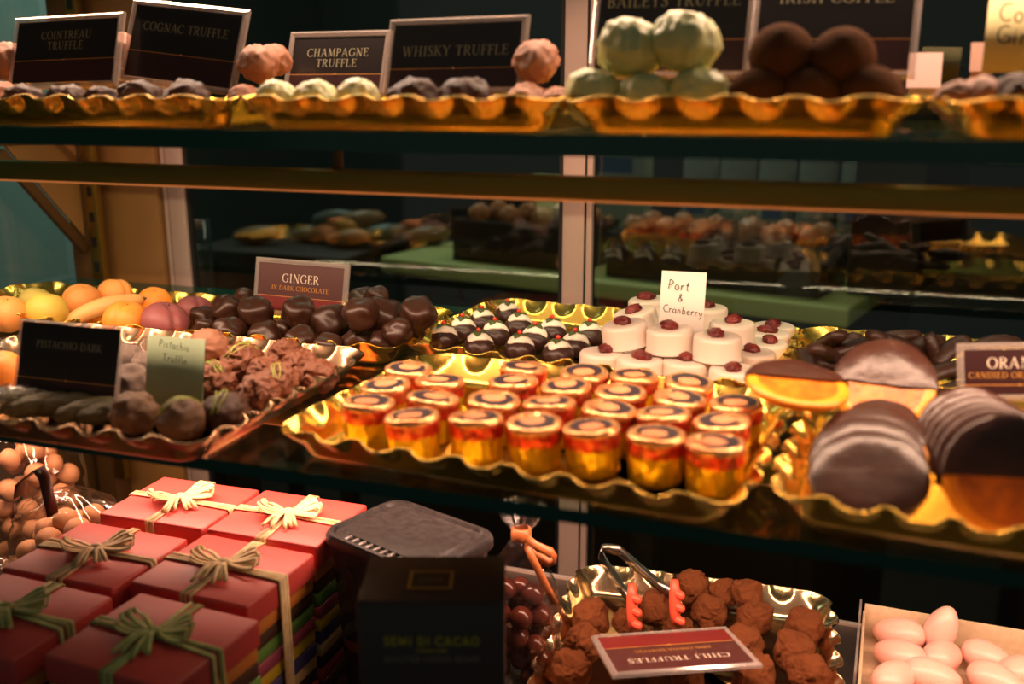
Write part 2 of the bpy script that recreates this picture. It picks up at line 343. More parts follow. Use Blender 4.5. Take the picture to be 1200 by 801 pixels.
# display case: carcass with posts, slotted upright, brackets, deck and end glass
ZM, ZT, ZD = -.244, -.026, -.51            # tops of the middle shelf, the top shelf and the lower deck
XL, XR = -1.0, .80
case = top('display_case', None, 'brass framed glass display case holding chocolates', 'display case', (-.1, .75, -Z0))
def cpart(name, data, loc, rot=(0, 0, 0)):
    return part(name, data, case, (loc[0] + .1, loc[1] - .75, loc[2] + Z0), rot)
CW = XR - XL
cpart('base', rbox(CW, .53, Z0 + ZD - .03, BRASSD, .004), (-.1, .665, -Z0))
cpart('deck', rbox(CW, .56, .03, DECK, .002), (-.1, .65, ZD - .03))
cpart('deck_edge', rbox(CW, .006, .012, ALU, .001), (-.1, .933, ZD - .010))
for x in (XL + .008, XR - .008):
    cpart('post', rbox(.034, .03, .95 + Z0 + ZD - .03, BRASSD, .003), (x, 1.085, -Z0))
    up = cpart('slotted_upright', rbox(.019, .012, .95, BRASS, .001), (x + .027 * (1 if x < 0 else -1), 1.072, ZD - .03))
    sl = rbox(.007, .004, .013, BLACK, 0)
    for i in range(27): part('slot', sl, up, (0, -.0055, .03 + i * .034))
for x in (XL + .018,):
    for z in (ZT - .015, ZM - .009):
        cpart('bracket_arm', rbox(.006, .46, .022, BRASSD, .001), (x, .85, z - .023))
        dy, dz = -.185, .185; Lb = math.hypot(dy, dz)
        cpart('bracket_brace', rbox(.008, .014, .185, BRASSD, .001), (x, 1.066, z - .168), (R(42), 0, 0))
        zz = [(.0, -.020), (-.118, -.020), (.0, -.150)]
        cpart('bracket_gusset', mesh('bracket_gusset', [(sx * .0015, a, b) for sx in (-1, 1) for a, b in zz], [(0, 1, 2), (5, 4, 3), (0, 3, 4, 1), (1, 4, 5, 2), (2, 5, 3, 0)], WOODP, False), (x, 1.066, z))
cpart('kick_panel', rbox(CW, .012, Z0 - .71, BRASSD, .001), (-.1, 1.125, -Z0))
pl_ = cpart('back_panel', rbox(.112, .016, .95 + Z0 + ZD - .03, WOODP, .001), (-.942, 1.11, -Z0))
cpart('end_panel', rbox(.012, .70, ZM + Z0 - .012, BRASSD, .002), (XL - .026, .76, -Z0))
eg = cpart('end_glass', rbox(.006, .60, .92 - (ZM - ZD), clear('end_glass', (.88, .95, .92), .01, 1.5), 0), (XL - .012, .76, ZM))
# sliding rear doors
def door(name, x0, x1, y, label):
    o = top(name, None, label, None, ((x0 + x1) / 2, y, -.70), kind='structure'); hw2 = (x1 - x0) / 2; H = 1.05
    for s in (-1, 1):
        p = part('stile', rbox(.026, .012, H, ALU, .001), o, (s * (hw2 - .013), 0, 0))
        part('groove', rbox(.0022, .008, H, BLACK, 0), p, (s * .014, 0, 0)); part('lip', rbox(.007, .010, H, ALU, .001), p, (s * .0185, .001, 0))
        part('seal', rbox(.006, .006, H, BLACK, 0), o, (s * (hw2 - .029), .002, 0))
    part('rail', rbox(2 * hw2 - .052, .012, .03, ALU, .001), o, (0, 0, 0)); part('rail', rbox(2 * hw2 - .052, .012, .03, ALU, .001), o, (0, 0, H - .03))
    part('pane', rbox(2 * hw2 - .056, .004, H - .06, DGLASS, 0), o, (0, .003, .03))
    return o
door('door_1', -.874, -.293, 1.115, 'left sliding glass door at the back of the case')
door('door_2', -.318, .40, 1.132, 'right sliding glass door at the back of the case')

# glass shelves with green edges
def shelf(label, y0, y1, zt, th):
    wd, dp = CW - .02, y1 - y0
    V = [(-wd / 2, 0, -th), (wd / 2, 0, -th), (wd / 2, dp, -th), (-wd / 2, dp, -th), (-wd / 2, 0, 0), (wd / 2, 0, 0), (wd / 2, dp, 0), (-wd / 2, dp, 0)]
    Fc = [(3, 2, 1, 0), (4, 5, 6, 7), (0, 1, 5, 4), (1, 2, 6, 5), (2, 3, 7, 6), (3, 0, 4, 7)]
    top('glass_shelf', mesh('glass_shelf', V, Fc, [GLASS, GEDGE], False, [0, 0, 1, 1, 1, 1]), label, 'glass shelf', (-.1, y0, zt), group='glass shelves of the case')
shelf('upper glass shelf with dark green edge carrying truffle trays', .600, 1.00, ZT, .013)
shelf('middle glass shelf with dark green edge carrying most of the gold trays', .530, 1.045, ZM, .009)
for zt, lab in ((.197, 'brass light bar above the top row of truffles'), (-.0565, 'long brass light bar hanging under the upper glass shelf'), (-.2700, 'brass light bar tucked under the middle glass shelf')):
    o = top('light_bar', None, lab, 'light bar', (-.1, BAR_Y if -.1 < zt < .1 else (.72 if zt < 0 else .77), zt - .019), group='brass light bars of the case')
    part('housing', rbox(CW - .09, .020, .0150, BRASS, .001), o, (0, 0, .004))
    part('diffuser', rbox(CW - .09, .016, .0016, LEDM, .0003), o, (0, 0, .0024))
    for i in range(4): part('hanger', rbox(.004, .010, .0165 if zt > -.1 and zt < .1 else (.016 if zt < 0 else .05), BRASSD, .0005), o, (-.80 + .5333 * i, .004, .019))

# ------------------------------------------------------------------ foil trays with scalloped rims
def tray(label, cx, cy, wd, dp, z, m, rot=0., h=.023, pitch=.034, flare=.013, group=None, name='gold_tray', bulge=.0065):
    """wd and dp are measured at the rim"""
    bw, bd, cr = wd - 2 * flare, dp - 2 * flare, .016
    pts = []
    per = [(bw / 2 - cr, -bd / 2 + cr, -90), (bw / 2 - cr, bd / 2 - cr, 0), (-bw / 2 + cr, bd / 2 - cr, 90), (-bw / 2 + cr, -bd / 2 + cr, 180)]
    NP = 18
    def side(p, q, n_, L):
        n = max(1, round(L / pitch)); K = n * NP
        for i in range(K): t = i / K; pts.append((p[0] + (q[0] - p[0]) * t, p[1] + (q[1] - p[1]) * t, n_[0], n_[1], (i % NP) / NP, L / n))
    for k in range(4):
        c = per[k]; prev = per[k - 1]
        a0 = R(c[2]); n_ = (math.cos(a0), math.sin(a0))
        p = (prev[0] + cr * n_[0], prev[1] + cr * n_[1]); q = (c[0] + cr * n_[0], c[1] + cr * n_[1])
        side(p, q, n_, math.hypot(q[0] - p[0], q[1] - p[1]))
        for i in range(12): a = a0 + R(90) * i / 12; pts.append((c[0] + cr * math.cos(a), c[1] + cr * math.sin(a), math.cos(a), math.sin(a), i / 12, pitch))
    n = len(pts); V, Fc = [], []
    rows = [(-.0042, 0), (-.0020, .0004), (-.0005, .0018), (0, .0036)]
    rows += [(None, t) for t in (.2, .28, .36, .44, .52, .60, .68, .76, .84, .92, .97, 1.0)]
    rho = .0125
    for (a, t) in rows:
        for (x, y, nx, ny, ph, pt) in pts:
            if a is not None: off, zz = a + flare * t / h, t
            else:
                u = (ph - .5) * pt / rho; v = (1 - t) * h / (rho * .98); d2 = u * u + v * v
                dome = math.sqrt(1 - d2) if d2 < 1 else 0.
                off = flare * t + bulge * dome
                zz = h * t - .0032 * max(0, 1 - u * u) * t ** 4 + .0005 * math.sin(x * 60 + y * 47) * t
            V.append((x + nx * off, y + ny * off, zz))
    for j in range(len(rows) - 1):
        for i in range(n): Fc.append((j * n + i, j * n + (i + 1) % n, (j + 1) * n + (i + 1) % n, (j + 1) * n + i))
    # raised foot line just inside the bottom, then the flat bottom
    b = len(V)
    for (x, y, nx, ny, ph, pt) in pts: V.append((x - nx * .009, y - ny * .009, .0010))
    for i in range(n): Fc.append((b + i, b + (i + 1) % n, (i + 1) % n, i))
    Fc.append(tuple(range(b, b + n)))
    me = mesh('tray', V, Fc, m)
    o = top(name, me, label, 'tray', (cx, cy, z + .0008), (0, 0, R(rot)), group)
    sm = o.modifiers.new('thickness', 'SOLIDIFY'); sm.thickness = .0009; sm.offset = 0
    return o
TG = 'scalloped foil trays'
tray('dull bronze tray of rough pistachio truffles at the left front', -.560, .628, .335, .250, ZM, BRONZE, 0, group=TG)
tray('gold tray holding marzipan fruits at the far left', -.775, .838, .300, .150, ZM, GOLD2, 0, group=TG)
tray('gold tray holding the dark ginger chocolates', -.498, .848, .236, .165, ZM, GOLD, 2, group=TG)
tray('gold tray of pudding shaped chocolates and white cranberry rounds', -.208, .882, .330, .215, ZM, GOLD2, -5, group=TG)
tray('bright gold tray filled with rows of foil wrapped pralines', -.194, .642, .312, .222, ZM, GOLD2, -4.5, group=TG)
tray('gold tray of candied orange slices at the right front', .122, .634, .290, .205, ZM, GOLD2, -4, group=TG)
tray('gold tray of chocolate peel sticks behind the orange slices', .118, .890, .310, .165, ZM, GOLD2, 0, group=TG)
tray('gold tray on the upper shelf under the orange liqueur and brandy signs', -.575, .705, .305, .21, ZT, GOLD, 0, group=TG)
tray('gold tray on the upper shelf with pale and dark whisky truffles', -.295, .705, .232, .21, ZT, GOLD, 0, group=TG)
tray('gold tray on the upper shelf with green truffles and cocoa balls', -.071, .705, .206, .21, ZT, GOLD, 0, group=TG)
tray('gold tray at the right end of the upper shelf', .140, .705, .186, .21, ZT, GOLD, 0, group=TG)
tray('champagne foil tray of chili truffles on the lower deck', -.106, .808, .250, .24, ZD, CHAMP, 4, h=.028, group=TG, bulge=.007)

# ------------------------------------------------------------------ signs
def frame_from(bl, br, tl):
    X = (br - bl); wd = X.length; X.normalize(); Zv = (tl - bl); Zv = Zv - X * Zv.dot(X); ht = Zv.length; Zv.normalize(); Yv = Zv.cross(X)
    c = (bl + br) / 2
    M = Matrix(((X.x, Yv.x, Zv.x, c.x), (X.y, Yv.y, Zv.y, c.y), (X.z, Yv.z, Zv.z, c.z), (0, 0, 0, 1)))
    return M, wd, ht
def sign(label, M, wd, ht, lines, band=.36, face=CARDK, low=CARDR, group='printed name signs in clear holders', rim=.005):
    """lines: (text, height, z fraction, material)"""
    o = topm('name_sign', None, label, 'sign', M, group)
    cw, ch = wd - 2 * rim, ht - 2 * rim
    c = part('card', rbox(cw, .0008, ch, face, 0), o, (0, 0, rim))
    if band:
        part('lower_band', rbox(cw, .0003, ch * band, low, 0), c, (0, -.00055, 0))
        part('gold_line', rbox(cw, .0003, .0006, PR_G, 0), c, (0, -.0006, ch * band))
        part('ornament', lathe('ornament', [(.0001, -.0003), (.0011, -.0002), (.0006, .0006), (.0001, .0016)], PR_G, 8), c, (0, -.0006, ch * band))
    for (t, h, zf, m) in lines: part('lettering', text_mesh(t, h, m), c, (0, -.0009, ch * zf))
    V, Fc = [], []; T = .0022
    a, b = (wd / 2, ht), (cw / 2, ht - 2 * rim)
    for y, ins in ((T, 0), (-T * .2, 0), (-T, rim * .45), (-T * .6, rim), (T, rim)):
        for sx, sz in ((-1, 0), (1, 0), (1, 1), (-1, 1)):
            V.append((sx * (wd / 2 - ins), y, ins if sz == 0 else ht - ins))
    for j in range(5):
        for i in range(4): Fc.append((j * 4 + i, j * 4 + (i + 1) % 4, ((j + 1) % 5) * 4 + (i + 1) % 4, ((j + 1) % 5) * 4 + i))
    part('clear_holder', mesh('clear_holder', V, Fc, ACRYL, False), o)
    part('front_sheet', rbox(cw, .0006, ch, FILM, 0), o, (0, -.0016, rim))
    return o
def psign(label, bl, br, tl, yb, lines, lean=.02, yaw=0., **k):
    M, wd, ht = frame_from(ony(*bl, yb), ony(*br, yb + yaw), ony(*tl, yb + lean)); return sign(label, M, wd, ht, lines, **k)
psign('dark printed sign reading COINTREAU TRUFFLE, tilted, at the top left', (9, 105), (137, 101), (27, 21), .70, [('COINTREAU', .0072, .70, PR_D), ('TRUFFLE', .0072, .53, PR_D)])
psign('dark printed sign reading COGNAC TRUFFLE, tilted to the right', (139, 94), (274, 112), (166, -1), .715, [('COGNAC TRUFFLE', .0074, .66, PR_D)])
psign('dark printed sign reading CHAMPAGNE TRUFFLE behind pale green truffles', (331, 112), (450, 112), (332, 38), .76, [('CHAMPAGNE', .0072, .62, PR_D), ('TRUFFLE', .0072, .42, PR_D)], band=.28)
psign('dark printed sign reading WHISKY TRUFFLE', (448, 112), (612, 110), (442, 24), .71, [('WHISKY TRUFFLE', .0080, .50, PR_D)], band=.30)
psign('dark printed sign reading BAILEYS TRUFFLE behind the green truffles', (688, 92), (878, 92), (690, -22), .73, [('BAILEYS TRUFFLE', .0088, .75, PR_D)])
psign('dark printed sign reading IRISH COFFEE behind the cocoa balls', (874, 90), (1072, 92), (872, -24), .74, [('IRISH COFFEE', .0090, .78, PR_D)])
psign('maroon printed sign reading GINGER in dark chocolate', (296, 366), (405, 377), (307, 301), .850, [('GINGER', .0088, .61, PR_W), ('IN DARK CHOCOLATE', .0048, .44, PR_G)], band=.30, face=CARDM, low=CARDB, lean=.012)
psign('black printed sign reading PISTACHIO DARK in the bronze tray', (16, 466), (136, 480), (10, 372), .575, [('PISTACHIO DARK', .0058, .68, PR_D)], band=.26, rim=.0022, lean=.018)
psign('maroon printed sign reading ORANGE above the candied slices', (1122, 470), (1272, 470), (1124, 402), .745, [('ORANGE', .0078, .58, PR_W), ('CANDIED ORANGE PEEL', .0044, .36, PR_G)], band=.2, face=CARDR, lean=.01)
# fallen sign, upside down on the chili truffles
bl, br, tl = onz(868, 781, -.447), onz(705, 797, -.447), onz(850, 736, -.452)
br = onz(704, 797, -.447)
A_, B_, C_ = onz(852, 735, -.455), onz(692, 746, -.455), onz(869, 781, -.440)
# its top edge lies towards the viewer: bottom edge is the far one
M, wd, ht = frame_from(A_, B_, C_)
sign('fallen maroon sign reading CHILI TRUFFLES, lying upside down', M, wd, ht, [('CHILI TRUFFLES', .0085, .68, PR_W), ('100% COCOA DUSTING', .0046, .46, PR_G)][:2], band=.34, face=CARDM, low=CARDB)

def note(label, bl, br, tl, yb, m, lines, lean=.012):
    M, wd, ht = frame_from(ony(*bl, yb), ony(*br, yb), ony(*tl, yb + lean))
    o = topm('paper_note', None, label, 'note', M, 'handwritten paper notes')
    V, Fc = [], []; n = 8
    for s in (-.0003, .0003):
        for j in range(2):
            for i in range(n + 1): x = (i / n - .5); V.append((x * wd, s + .004 * (x * x * 4) * .4, j * ht))
    k = 2 * (n + 1)
    for i in range(n):
        Fc.append((i, i + 1, n + 2 + i, n + 1 + i)); Fc.append((k + i, k + n + 1 + i, k + n + 2 + i, k + i + 1))
        Fc.append((i + 1, i, k + i, k + i + 1)); Fc.append((n + 1 + i, n + 2 + i, k + n + 2 + i, k + n + 1 + i))
    part('paper', mesh('paper', V, Fc, m), o)
    for (t, h, zf, dx) in lines: part('handwriting', text_mesh(t, h, INK, hand=True, track=.12, bold=1.2), o, (dx * wd, -.0009, zf * ht), (0, R(4), 0))
    return o
note('green paper note handwritten Pistachio Truffle', (168, 478), (235, 486), (176, 392), .60, PAPG, [('Pistachio', .0058, .84, 0), ('Truffle', .0058, .66, .02)])
note('white paper note handwritten Port & Cranberry', (770, 400), (822, 404), (763, 316), .852, PAPW, [('Port', .0085, .74, -.10), ('&', .0075, .58, -.04), ('Cranberry', .0066, .41, .03)])
note('yellowish paper note with blurred handwriting at the top right corner', (1150, 84), (1250, 86), (1158, -2), .74, PAPY, [('Coffee', .012, .66, .04), ('Ginger', .012, .36, .03)])
# small blank cards on the upper shelf
for (bl, br, tl, y, lab, m) in (((1062, 103), (1102, 103), (1064, 62), .80, 'small blank pinkish card beside the coffee sign', mat('pink_card', (.50, .36, .34), .6)), ((1136, 84), (1162, 84), (1137, 50), .80, 'small brown card behind the yellowish note', mat('brown_card', (.30, .17, .13), .6))):
    M, wd, ht = frame_from(ony(*bl, y), ony(*br, y), ony(*tl, y + .01))
    o = topm('price_card', None, lab, 'card', M); part('card', rbox(wd, .0008, ht, m, 0), o); part('foot', rbox(wd * .8, .016, .0012, m, 0), o, (0, .008, -.0005))

# ------------------------------------------------------------------ settling things in a heap
ORD = ['first', 'second', 'third', 'fourth', 'fifth', 'sixth', 'seventh', 'eighth', 'ninth', 'tenth', 'eleventh', 'twelfth', 'thirteenth', 'fourteenth']
def settle(px, py, r, zb, ymax, placed, tight=.86):
    z = zb + r * .9; p = onz(px, py, z)
    for i in range(200):
        p = onz(px, py, z)
        if p.y + r * .8 <= ymax and all((p - q).length > (r + s) * tight for q, s in placed): break
        z += .0012
    placed.append((p.copy(), r)); return p
def spin(): return (random.uniform(0, 6.28), random.uniform(0, 6.28), random.uniform(0, 6.28))

# shaggy truffles
def shag_fn(o, amp=.30, fl=.9):
    def f(p):
        q = p + .35 * Vector((nz(p, 2, o), nz(p, 2, o + 5), nz(p, 2, o + 9)))
        r1 = max(0, rdg(q, 1.5, o)) ** 1.2; r2 = max(0, rdg(q, 2.9, o + 3)) ** 1.3; r3 = rdg(q, 7, o + 7)
        v = p * (.86 + amp * (.66 * r1 + .34 * r2 + .06 * r3)); v.z *= fl; return v
    return f
MILK = [blob('truffle', MILKCH, shag_fn(o, .36), 5) for o in (1, 4, 8, 13)]
MILKPB = [blob('truffle', MILKP, shag_fn(o, .26)) for o in (2, 5, 9)]
DARKF = [blob('truffle', DARKCH, shag_fn(o, .26, .85)) for o in (3, 6, 11)]
PISTT = [blob('truffle', mat('pistachio_truffle', (.10, .045, .018), .5, col2=(.15, .075, .03), nscale=40, bump=.4, bscale=140), shag_fn(o, .30)) for o in (21, 24)]
def drizzle(seed, r=1.0):
    rnd = random.Random(seed); V, Fc = [], []
    for k in range(3):
        a = rnd.uniform(-.6, .6); path = []
        for i in range(13):
            t = -1.2 + 2.4 * i / 12
            p = Vector((math.sin(t), a + .12 * math.sin(3 * t + k), math.cos(t))).normalized() * 1.02; path.append(p)
        tube_vf(path, .035, 5, V=V, Fc=Fc)
    return mesh('drizzle', V, Fc, DRIZ)
DRZ = drizzle(3)

GT1 = 'rough pistachio truffles in the bronze tray'
pl = []
for (px, py, r, me, dz, lab) in [
    (157, 484, .0165, PISTT[0], 0, 'brown rough truffle between the black sign and green note'),
    (214, 492, .0165, PISTT[1], 1, 'green drizzled truffle in front of the green note'),
    (265, 484, .0170, DARKF[0], 1, 'dark truffle with green drizzle at the tray corner'),
    (303, 460, .0150, MILK[0], 0, 'milk truffle nearest the right rim of the bronze tray'),
    (250, 446, .0165, MILK[1], 1, 'milk truffle right beside the green note'),
    (284, 424, .0170, MILK[2], 1, 'largest milk truffle on top of the pile'),
    (327, 447, .0150, MILK[3], 1, 'milk truffle with thin drizzle in the middle of the pile'),
    (352, 430, .0150, MILK[0], 0, 'milk truffle left of the back right tray corner'),
    (374, 440, .0145, MILK[1], 0, 'milk truffle touching the back right tray corner'),
    (335, 415, .0140, MILK[2], 0, 'milk truffle at the back rim of the bronze tray'),
    (246, 402, .0160, MILKPB[0], 0, 'pale milk truffle behind the green note'),
    (312, 436, .0140, MILK[3], 0, 'milk truffle half hidden in the middle of the pile'),
]:
    p = settle(px, py, r, ZM + .002, .75, pl)
    o = top('pistachio_truffle', me, lab, 'truffle', p, (random.uniform(-.3, .3), random.uniform(-.3, .3), random.uniform(0, 6)), GT1, scale=(r, r, r))
    if dz: part('drizzle', DRZ, o, (0, 0, 0), (0, 0, random.uniform(0, 3)))
for (px, py, r, lab) in [(150, 424, .0150, 'grey sugared truffle right of the black sign'), (152, 448, .0155, 'grey sugared truffle low between sign and note'), (172, 430, .013, 'small grey sugared truffle touching the green note')]:
    p = settle(px, py, r, ZM + .002, .75, pl)
    top('sugared_truffle', blob('sugared_truffle', GREYT, shag_fn(random.uniform(30, 60), .3), 4), lab, 'truffle', p, spin(), 'grey sugared truffles', scale=(r, r, r))
# long pistachio dusted chocolates along the front
def longbar(o):
    def f(p): v = Vector((p.x * 1.0, p.y * .40, p.z * .36)); return v * (.92 + .14 * rdg(p, 2.6, o) + .05 * rdg(p, 7, o))
    return f
for i, (px, py, rz) in enumerate([(-2, 468, 25), (18, 470, 30), (46, 474, 35), (74, 474, 28), (104, 480, 32), (128, 484, 20)]):
    p = settle(px, py, .0105, ZM + .002, .70, pl, .8)
    top('pistachio_chocolate', blob('pistachio_chocolate', PISTD, longbar(i * 3 + 1), 4), 'long pistachio dusted dark chocolate, %s from the left along the bronze tray front' % ORD[i], 'chocolate', p, (0, R(-8), R(rz)), 'pistachio dark chocolates', scale=(.024, .024, .024))
# crumpled clear wrapper beside the black sign and an orange marzipan piece behind it
def foilw(o):
    def f(p): v = p * (.7 + .5 * rdg(p, 2.4, o)); v.z *= .5; return v
    return f
for i, (px, py, s, lab) in enumerate([(176, 408, .020, 'crumpled clear wrapper below the marzipan plum'), (6, 466, .018, 'crumpled clear wrapper left of the black sign'), (4, 408, .018, 'crumpled clear wrapper above the far left chocolates')]):
    p = onz(px, py, ZM + .014)
    top('clear_wrapper', blob('clear_wrapper', CELLO, foilw(70 + i), 4), lab, 'wrapper', p, (0, 0, i), 'crumpled clear wrappers', scale=(s, s, s))

# ------------------------------------------------------------------ marzipan fruits
def fruit_fn(crease=.16, sx=1., sz=.92, dim=.12):
    def f(p):
        k = 1 - dim * math.exp(-((1 - p.z) / .05)) - .05 * math.exp(-((1 + p.z) / .06))
        c = math.exp(-(p.x / .10) ** 2) * max(0, min(1, (p.y * -1 + .6)))          # the crease runs down the front
        v = p * (k - crease * c * (1 if p.z > -.75 else .3)); return Vector((v.x * sx, v.y, v.z * sz))
    return f
FR = {'orange': blob('fruit_body', ORANGEM, fruit_fn(.13)), 'peach': blob('fruit_body', PEACHM, fruit_fn(.13)), 'yellow': blob('fruit_body', YELLM, fruit_fn(.0, dim=.2)),
      'plum': blob('fruit_body', PLUMM, fruit_fn(.17, 1.0, .78)), 'lemon': blob('fruit_body', mat('yellow_green_marzipan', (.70, .50, .12), .5, col2=(.45, .47, .10), nscale=25, sss=.2), fruit_fn(.0))}
STEM = lathe('stem_pit', [(.0001, .0), (.05, .01), (.03, .06), (.0001, .08)], BRASSD, 8)
pl2 = []
for (px, py, r, kd, rz, lab) in [
    (148, 376, .0225, 'orange', 12, 'bright orange creased marzipan fruit at the front right of the fruit tray'),
    (194, 376, .0235, 'plum', 60, 'nearest dusky plum marzipan fruit with crease'),
    (228, 362, .0190, 'plum', 50, 'dusky plum marzipan fruit beside the ginger chocolates'),
    (55, 364, .0215, 'yellow', 0, 'yellow apple marzipan fruit above the black sign'),
    (8, 368, .0210, 'peach', 30, 'peach marzipan fruit at the left picture edge'),
    (181, 354, .0185, 'orange', 20, 'small orange marzipan fruit behind the banana end'),
    (96, 352, .0205, 'peach', -30, 'pale orange creased marzipan fruit in the middle'),
    (42, 354, .0180, 'lemon', 0, 'greenish yellow marzipan fruit behind the yellow apple'),
    (135, 344, .0195, 'peach', 80, 'orange marzipan fruit farthest back'),
    (2, 436, .0190, 'orange', 0, 'orange marzipan fruit left of the black sign')]:
    p = settle(px, py, r, ZM + .002, .805 if py > 370 else .905, pl2, .84)
    o = top('marzipan_fruit', FR[kd], lab, 'marzipan', p, (R(random.uniform(-15, 15)), R(10), R(rz)), 'marzipan fruits', scale=(r, r, r))
    part('stem_end', STEM, o, (0, 0, .72))
# banana
path = []; rad = []
pa, pb = ony(76, 380, .800), ony(168, 351, .858)
for i in range(17):
    t = i / 16; p = pa.lerp(pb, t); p.z += .005 * math.sin(math.pi * t) + .001
    path.append(p - pa); rad.append(.0015 + .0085 * math.sin(math.pi * min(1, .08 + t * .9)) ** .45)
V, Fc = tube_vf(path, rad, 10)
o = top('marzipan_banana', mesh('banana_body', V, Fc, BANM), 'pale yellow marzipan banana lying between the fruits', 'marzipan', pa, group='marzipan fruits')
V, Fc = tube_vf([path[-1], path[-1] + (path[-1] - path[-2]) * .9], [.0022, .0016], 6); part('stem_end', mesh('stem_end', V, Fc, BRASSD), o)

# ------------------------------------------------------------------ ginger chocolates
def ging_fn(o):
    def f(p): v = p * (1.0 + .26 * nz(p, 1.2, o)); v.z *= .92; return v
    return f
GING = [blob('ginger_chocolate', GINGCH, ging_fn(o)) for o in (1, 4, 7, 10, 15)]
pl3 = []
gl = [(450, 404, .0140), (419, 402, .0150), (384, 407, .0140), (353, 400, .0155), (311, 393, .0160), (269, 388, .0160), (240, 386, .0125),
      (484, 384, .0135), (466, 388, .0130), (450, 370, .0190), (387, 377, .0185), (351, 367, .0170), (300, 365, .0180), (268, 362, .0150), (239, 374, .0145), (330, 388, .0130), (490, 368, .0170), (423, 368, .0165),
      (425, 352, .0160), (286, 350, .0130), (487, 358, .0120), (440, 348, .0130), (262, 356, .0120), (405, 390, .012)]
rows = {'front': gl[:7], 'middle': gl[7:18], 'back': gl[18:]}
for rn, L in rows.items():
    ylim = {'front': .808, 'middle': .836, 'back': .925}[rn]
    order = sorted(range(len(L)), key=lambda i: L[i][0])
    for i, (px, py, r) in enumerate(L):
        p = settle(px, py, r, ZM + .002, ylim, pl3, .80)
        top('ginger_chocolate', random.choice(GING), 'smooth dark ginger chocolate, %s from the left in the %s of the heap' % (ORD[order.index(i)], rn), 'chocolate', p, (random.uniform(-.5, .5), random.uniform(-.5, .5), random.uniform(0, 6)), 'dark ginger chocolates', scale=(r, r, r))
for i, (x, y) in enumerate([(-.575, .86), (-.53, .87), (-.485, .88), (-.44, .88), (-.56, .90), (-.51, .905), (-.46, .905), (-.415, .90)]):
    q = Vector((x, y, ZM + .014))
    if all((q - a).length > .020 for a, s in pl3):
        pl3.append((q, .0135)); top('ginger_chocolate', random.choice(GING), 'smooth dark ginger chocolate buried at the back underneath the heap', 'chocolate', q, spin(), 'dark ginger chocolates', scale=(.0135,) * 3)

# ------------------------------------------------------------------ pudding chocolates with holly
PR = .0150
def pud_fn(p):
    a = math.atan2(p.y, p.x); k = 1 + .025 * math.sin(a * 9 + p.z * 5) * (1 - abs(p.z)); v = p * k
    return Vector((v.x, v.y, max(-.55, v.z * .80)))
PUD = blob('pudding_body', mat('pudding_chocolate', (.042, .016, .013), .36, bump=.2, bscale=90), lambda p: pud_fn(p) * PR, 4)
def ice_fn(p):
    a = math.atan2(p.y, p.x); rr = .80 + .10 * math.sin(3 * a + 1) + .05 * math.sin(5 * a); h = p.z
    base = Vector((p.x * rr, p.y * rr * .82, 0)); d = min(1, base.length); z = .80 * math.sqrt(max(0, 1 - d * d))
    return Vector((base.x, base.y, z + (.17 if h > 0 else -.05) * (1 if d < .5 else max(.25, 1.6 - d * 1.4)))) * PR
ICE = blob('icing', ICING, ice_fn, 4)
def leaf_mesh(m, L, Wd, th, spikes=3):
    V, Fc = [], []; n = 10
    for s in (0, 1):
        for i in range(n + 1):
            t = i / n; wv = Wd * math.sin(math.pi * min(.97, max(.06, t))) ** .7 * (1 + .25 * math.cos(t * math.pi * 2 * spikes))
            z = .12 * L * math.sin(math.pi * t) + (th if s else 0)
            V += [(t * L, -wv, z - .1 * wv), (t * L, 0, z), (t * L, wv, z - .1 * wv)]
    k = 3 * (n + 1)
    for i in range(n):
        a = 3 * i
        for j in (0, 1): Fc.append((a + j, a + j + 3, a + j + 4, a + j + 1)); Fc.append((k + a + j, k + a + j + 1, k + a + j + 4, k + a + j + 3))
        Fc.append((a, k + a, k + a + 3, a + 3)); Fc.append((a + 2, a + 5, k + a + 5, k + a + 2))
    return mesh('leaf', V, Fc, m)
LEAF = leaf_mesh(HOLLY, .0088, .0030, .0006)
BER = blob('berry', BERRY, lambda p: p * .0022, 2)
prow = [('front', [(520, 390), (561, 399), (609, 402), (654, 408)]), ('second', [(542, 381), (580, 386), (627, 391), (674, 399)]), ('third', [(565, 371), (608, 376), (647, 383), (691, 387)]), ('back', [(595, 363)])]
for rn, L in prow:
    for i, (px, py) in enumerate(L):
        p = onz(px, py, ZM + .017); p.z = ZM + .0023 + PR * .55
        lab = 'pudding chocolate with icing and holly, %s from the left in the %s row' % (ORD[i], rn) if rn != 'back' else 'single rearmost pudding chocolate with icing and holly'
        o = top('pudding_chocolate', None, lab, 'chocolate', p, (0, 0, random.uniform(-.5, .5)), 'holly pudding chocolates')
        part('body', PUD, o); part('icing', ICE, o)
        zt = PR * .96
        for a in (20, 160, 265): part('leaf', LEAF, o, (0, 0, zt + .0004), (0, R(14), R(a + random.uniform(-15, 15))))
        part('berry', BER, o, (0, 0, zt + .0026))

